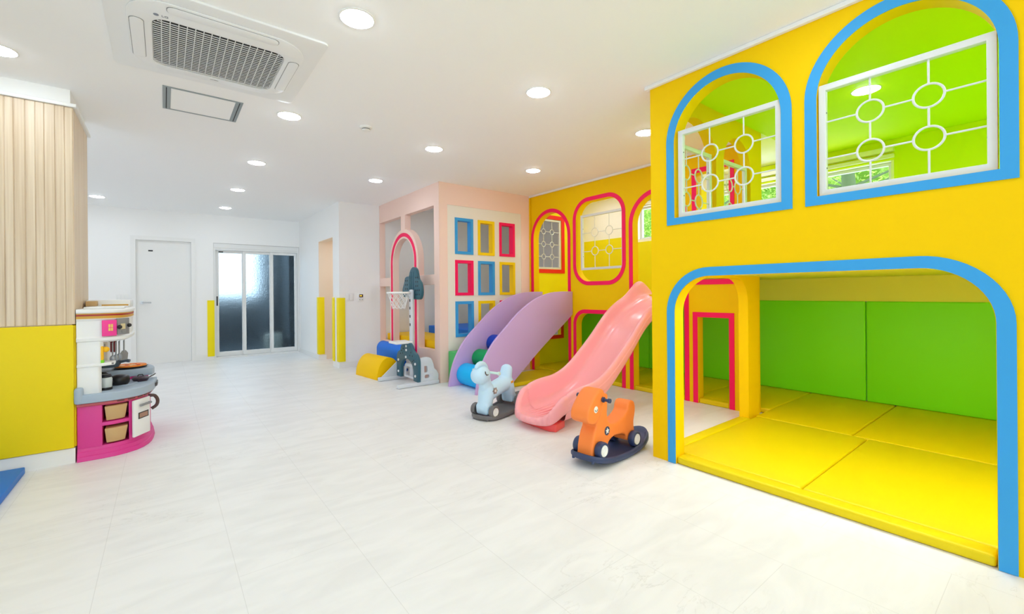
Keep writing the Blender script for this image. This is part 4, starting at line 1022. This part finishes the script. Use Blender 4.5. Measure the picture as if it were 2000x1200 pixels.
for k in range(5):
    p, q = half[2 + k], half[3 + k]; mx_, my_ = (p[0] + q[0]) / 2, (p[1] + q[1]) / 2; L = math.hypot(q[0] - p[0], q[1] - p[1]); a = math.atan2(q[1] - p[1], q[0] - p[0])
    K('rail_slot', MB().box((-L * .35, -.002, -.003), (L * .35, .002, .003), m=Matrix.Translation((mx_ * 1.046, my_ * 1.038, .392)) @ Matrix.Rotation(a, 4, 'Z')), BROWN)
near = [p for p in bow(.032) if p[1] < .03]; near = near + [(near[-1][0], .06), (0, .06)]
b = MB(); b.plate(near, (), .060, 'Z', .403); ct = K('counter', b, KGREY, .014, bseg=3)
K('counter_rim', MB().box((-.012, -.507, .40), (.035, -.36, .515), .018, 3), KGREY)
far = [(0, .045)] + [p for p in bow(.022) if p[1] > .045]
far = [(0, .05), (.395, .05)] + [p for p in bow(.022) if p[1] > .06]
b = MB(); b.plate(far, (), .057, 'Z', .484); K('raised_counter', b, KGREY, .014, bseg=3)
b = MB(); b.plate([(0, .062)] + [(.37, .062)] + [p for p in bow(-.02) if p[1] > .07], (), .083, 'Z', .402); K('riser', b, KPINK2)
K('burner', MB().lathe([(0, .4625), (.085, .4625), (.085, .467), (.078, .469), (.07, .467), (0, .467)], c=(.225, -.16, 0), n=32), KGREY)
K('knob_panel', MB().plate([(.402, -.20), (.430, -.14), (.434, .0), (.424, .0), (.420, -.13), (.395, -.19)], (), .028, 'Z', .418), BLACK, .002)
# hutch
b = MB()
b.plate([(0, -.467), (.118, -.467), (.135, -.44), (.12, -.30), (0, -.28)], (), .19, 'Z', .648)
b.plate([(0, -.467), (.112, -.467), (.125, -.445), (.122, -.40), (.092, -.395), (.092, -.30), (0, -.28)], (), .20, 'Z', .455)
b.plate([(0, .467), (.11, .467), (.10, .33), (0, .31)], (), .29, 'Z', .5415)
b.plate([(0, -.30), (.03, -.30), (.03, .05), (0, .05)], (), .37, 'Z', .455)
b.plate([(0, .05), (.03, .05), (.03, .33), (0, .33)], (), .29, 'Z', .5415)
K('hutch_sides', b, WPLAS, .008, bseg=3)
K('side_ledge', MB().plate([(0, -.474), (.135, -.474), (.195, -.43), (.195, -.34), (0, -.30)], (), .022, 'Z', .650), WPLAS, .004)
hh = [(0, -.47), (.12, -.47), (.19, -.452), (.235, -.41), (.262, -.33), (.275, -.18), (.28, 0)]
def can(e): 
    h = [(x * (1 + e / .28), y * (1 + e / .47)) for x, y in hh]; return h + [(x, -y) for x, y in reversed(h[:-1])]
b = MB(); b.loft([[(x, y, z) for x, y in can(e)] for z, e in ((.820, -.012), (.832, .006), (.852, .008), (.862, -.004), (.972, -.004), (.985, .004), (.988, .004))])
K('canopy', b, WPLAS, ang=30)
b = MB(); b.loft([[(x, y, z) for x, y in can(e)] for z, e in ((.988, .000), (1.026, .000))]); aw = K('awning_print', b, GOLD)
b = MB(); b.plate(can(.0012), [can(-.003)], .011, 'Z', 1.007); K('awning_stripe', b, MAROON, parent=aw)
b = MB(); b.loft([[(x, y, z) for x, y in can(e)] for z, e in ((1.026, .004), (1.034, .010), (1.046, .010), (1.056, .0))]); K('awning_top', b, WPLAS, ang=30)
b = MB(); b.box((.03, -.41, 1.056), (.25, -.06, 1.070), .006); K('roof_step', b, WPLAS)
b = MB(); b.box((.0, .02, 1.056), (.262, .45, 1.115), .01); rs = K('roof_box', b, WPLAS)
K('roof_stripe', MB().box((.09, .0185, 1.068), (.25, .0202, 1.080)), GOLD, parent=rs)
K('tan_tab', MB().box((.01, -.1, 1.070), (.07, .019, 1.108), .004), TAN)
def segbox(p, q, z0, z1, tk, m, name, off=0.0, parent=None, bev=.003):
    dx, dy = q[0] - p[0], q[1] - p[1]; L = math.hypot(dx, dy); a = math.atan2(dy, dx)
    b = MB(); b.box((0, -tk - off, z0), (L, -off, z1), bev, m=Matrix.Translation((p[0], p[1], 0)) @ Matrix.Rotation(a, 4, 'Z'))
    return K(name, b, m, parent=parent), Matrix.Translation((p[0], p[1], 0)) @ Matrix.Rotation(a, 4, 'Z')
md, mm = segbox((.130, -.476), (.207, -.452), .862, .975, .008, KPINK2, 'microwave_door')
for i in range(2):
    for j in range(2):
        K('window_pane', MB().box((.034 + i * .014, -.0095, .898 + j * .026), (.045 + i * .014, -.0078, .920 + j * .026), m=mm), mat('pale_gold_print', (240, 206, 110), .5), parent=md)
cp, mm = segbox((.207, -.452), (.268, -.375), .866, .985, .008, KMID, 'control_panel')
K('display', MB().box((.024, -.0095, .905), (.062, -.0078, .945), m=mm), mat('lcd_beige', (222, 206, 160), .5), parent=cp)
K('display_mark', MB().tube([(.043 + .010 * math.cos(a), -.0102, .925 + .008 * math.sin(a)) for a in [2 * PI * k / 16 for k in range(16)]], .0014, n=5, closed=True), BLACK, parent=cp)
bmx = finish('handle_recess', MB().box((.030, -.014, .878), (.066, -.0078, .896), .003, m=mm), KMID, parent=cp, world=False)
K('knob', MB().sph((.005, -.018, .922), .015, n=16, m=mm), BLACK, parent=cp); K('knob', MB().sph((.088, -.016, .930), .014, n=16, m=mm), BLACK, parent=cp)
ov, mm = segbox((.283, -.432), (.372, -.290), .100, .372, .018, WPLAS, 'oven_door', .002, bev=.006)
K('door_handle', MB().tube([(.05, -.022, .325), (.07, -.040, .328), (.12, -.040, .328), (.14, -.022, .325)], .009, n=10).__class__() if False else MB().tube([(.383 - .05, -.40, .325), (.345, -.405, .328), (.392, -.33, .328), (.375, -.315, .325)], .009, n=10), KMID, parent=ov)
K('oven_window', MB().box((.04, -.0215, .225), (.145, -.0195, .272), m=mm), BLACK, parent=ov)
K('oven_print', MB().box((.05, -.0225, .232), (.135, -.0212, .265), m=mm), mat('oven_print_tan', (170, 130, 110), .5), parent=ov)
K('towel_ring', MB().tube(spl([(.375, -.25, .365), (.412, -.25, .362), (.432, -.25, .325), (.425, -.25, .285), (.395, -.25, .262)], 5), .012, n=10), BROWN)
K('hook_rail', MB().cyl((.16, -.36, .815), (.235, -.10, .815), .005, n=8), KMID)
# things standing on the kitchen
def KT(name, label, cat, x, y, z, group=None): return thing(name, label, cat, (KX + x, KY + y, z), 0, group)
def KP(name, mb, m, p, **k): return finish(name, mb, m, parent=p, world=False, **k)
p = KT('toy_kettle', 'black toy kettle pot with a curved handle on the grey kitchen counter', 'toy pot', .205, -.19, .4672)
KP('pot', MB().lathe([(0, 0), (.050, 0), (.058, .012), (.062, .04), (.058, .058), (.05, .066), (.02, .074), (0, .075)], n=30), BLACK, p)
KP('handle', MB().tube([(-.035, -.045, .03), (-.05, -.062, .05), (-.055, -.07, .085), (-.075, -.08, .105), (-.10, -.085, .108)], .010, n=10), BLACK, p)
p = KT('toy_pan', 'small dark lidded toy pan right of the black kettle', 'toy pan', .325, -.09, .463)
KP('pan', MB().lathe([(0, 0), (.045, 0), (.055, .022), (.057, .025), (.045, .034), (0, .04)], n=30), mat('aubergine_plastic', (58, 40, 52), .35), p)
KP('lid_handle', MB().tube([(-.018, 0, .038), (-.012, 0, .050), (.012, 0, .050), (.018, 0, .038)], .004, n=8), BLACK, p)
KP('handle', MB().tube([(.05, .02, .02), (.08, .07, .03), (.09, .10, .034)], .005, n=8), BLACK, p)
p = KT('toy_pizza', 'toy pizza with orange and red toppings on a black tray', 'toy food', .25, .19, .5415)
KP('tray', MB().lathe([(0, 0), (.10, 0), (.118, .012), (.112, .012), (.10, .006), (0, .006)], n=36), BLACK, p)
KP('crust', MB().lathe([(0, .0125), (.098, .0125), (.108, .016), (.104, .026), (.09, .022), (0, .022)], n=36), PIZZA, p)
for k in range(7):
    a = k * 2.4; r = .02 + .009 * k; KP('topping', MB().lathe([(0, .0222), (.014, .0222), (.012, .026), (0, .027)], c=(r * math.cos(a), r * math.sin(a), 0), n=14), PIZZAR if k % 2 else mat('cream_topping', (246, 214, 160), .5), p)
p = KT('toy_saucepan', 'slate blue toy saucepan above the pizza under the hanging utensils', 'toy pan', .13, .09, .572)
KP('pan', MB().lathe([(0, 0), (.055, 0), (.075, .035), (.078, .045), (.070, .045), (.05, .008), (0, .008)], n=30), PAN, p)
KP('handle', MB().tube([(.06, -.03, .04), (.10, -.05, .05), (.125, -.06, .045)], .013, n=10), PAN, p)
p = KT('coffee_jug', 'pale toy coffee jug with a black lid in the side niche of the kitchen', 'toy jug', .140, -.352, .463)
KP('jug', MB().lathe([(0, 0), (.030, 0), (.032, .015), (.034, .02), (.036, .08), (.03, .09), (0, .09)], n=26), mat('pale_jug', (200, 208, 208), .3), p)
KP('lid', MB().lathe([(0, .0905), (.032, .0905), (.034, .10), (.028, .112), (0, .114)], n=26), BLACK, p)
KP('foot_ring', MB().lathe([(.033, .0), (.037, .0), (.037, .018), (.033, .018)], n=26), BLACK, p)
for k, (x, y, kind) in enumerate(((.175, -.31, 'spoon'), (.19, -.255, 'ladle'), (.205, -.20, 'fork'), (.228, -.12, 'spatula'))):
    u = KT('toy_utensil', {'spoon': 'grey toy spoon, leftmost of the utensils hanging from the kitchen canopy', 'ladle': 'grey toy ladle hanging second from the left under the canopy', 'fork': 'grey toy serving fork hanging between ladle and spatula', 'spatula': 'grey toy spatula, rightmost of the hanging utensils'}[kind], 'toy utensil', x, y, .655, 'hanging toy utensils')
    KP('handle', MB().cyl((0, 0, .05), (0, 0, .145), .005, n=10).tube([(0, 0, .14), (.004, 0, .150), (0, 0, .156)], .003, n=6), STEELT, u)
    if kind == 'spatula': KP('blade', MB().plate([(-.030, -.01), (.030, -.01), (.036, .04), (.016, .065), (-.016, .065), (-.036, .04)], (), .004, 'Y', -.002, m=Matrix.Rotation(.9, 4, 'Z')), KMID, u, bevel=.001)
    else: KP('bowl', MB().sph((0, 0, .025), .022, (.8, .35, 1.2), n=16), STEELT, u)
p = KT('toy_phone', 'dark red toy handset hanging behind the utensils under the canopy', 'toy phone', .14, -.02, .70)
KP('handset', MB().box((0, 0, 0), (.04, .02, .10), .008), mat('dark_red_plastic', (130, 20, 26), .4), p)
p = KT('toy_clock', 'yellow and green toy timer on the white kitchen side panel', 'toy clock', .137, -.44, .69)
KP('body', MB().box((-.022, -.02, 0), (.0, .02, .10), .006), mat('timer_yellow', (250, 190, 10), .5), p)
KP('knob', MB().sph((.012, 0, .075), .020, n=16), MATS['timer_yellow'], p); KP('foot', MB().box((-.02, -.021, -.02), (.002, .021, .002), .003), mat('lime_foot', (130, 220, 30), .5), p)
K('label', MB().box((.137, -.42, .775), (.1385, -.36, .80)), KMID)
K('label', MB().box((.170, -.4425, .655), (.190, -.4385, .668)), KMID)
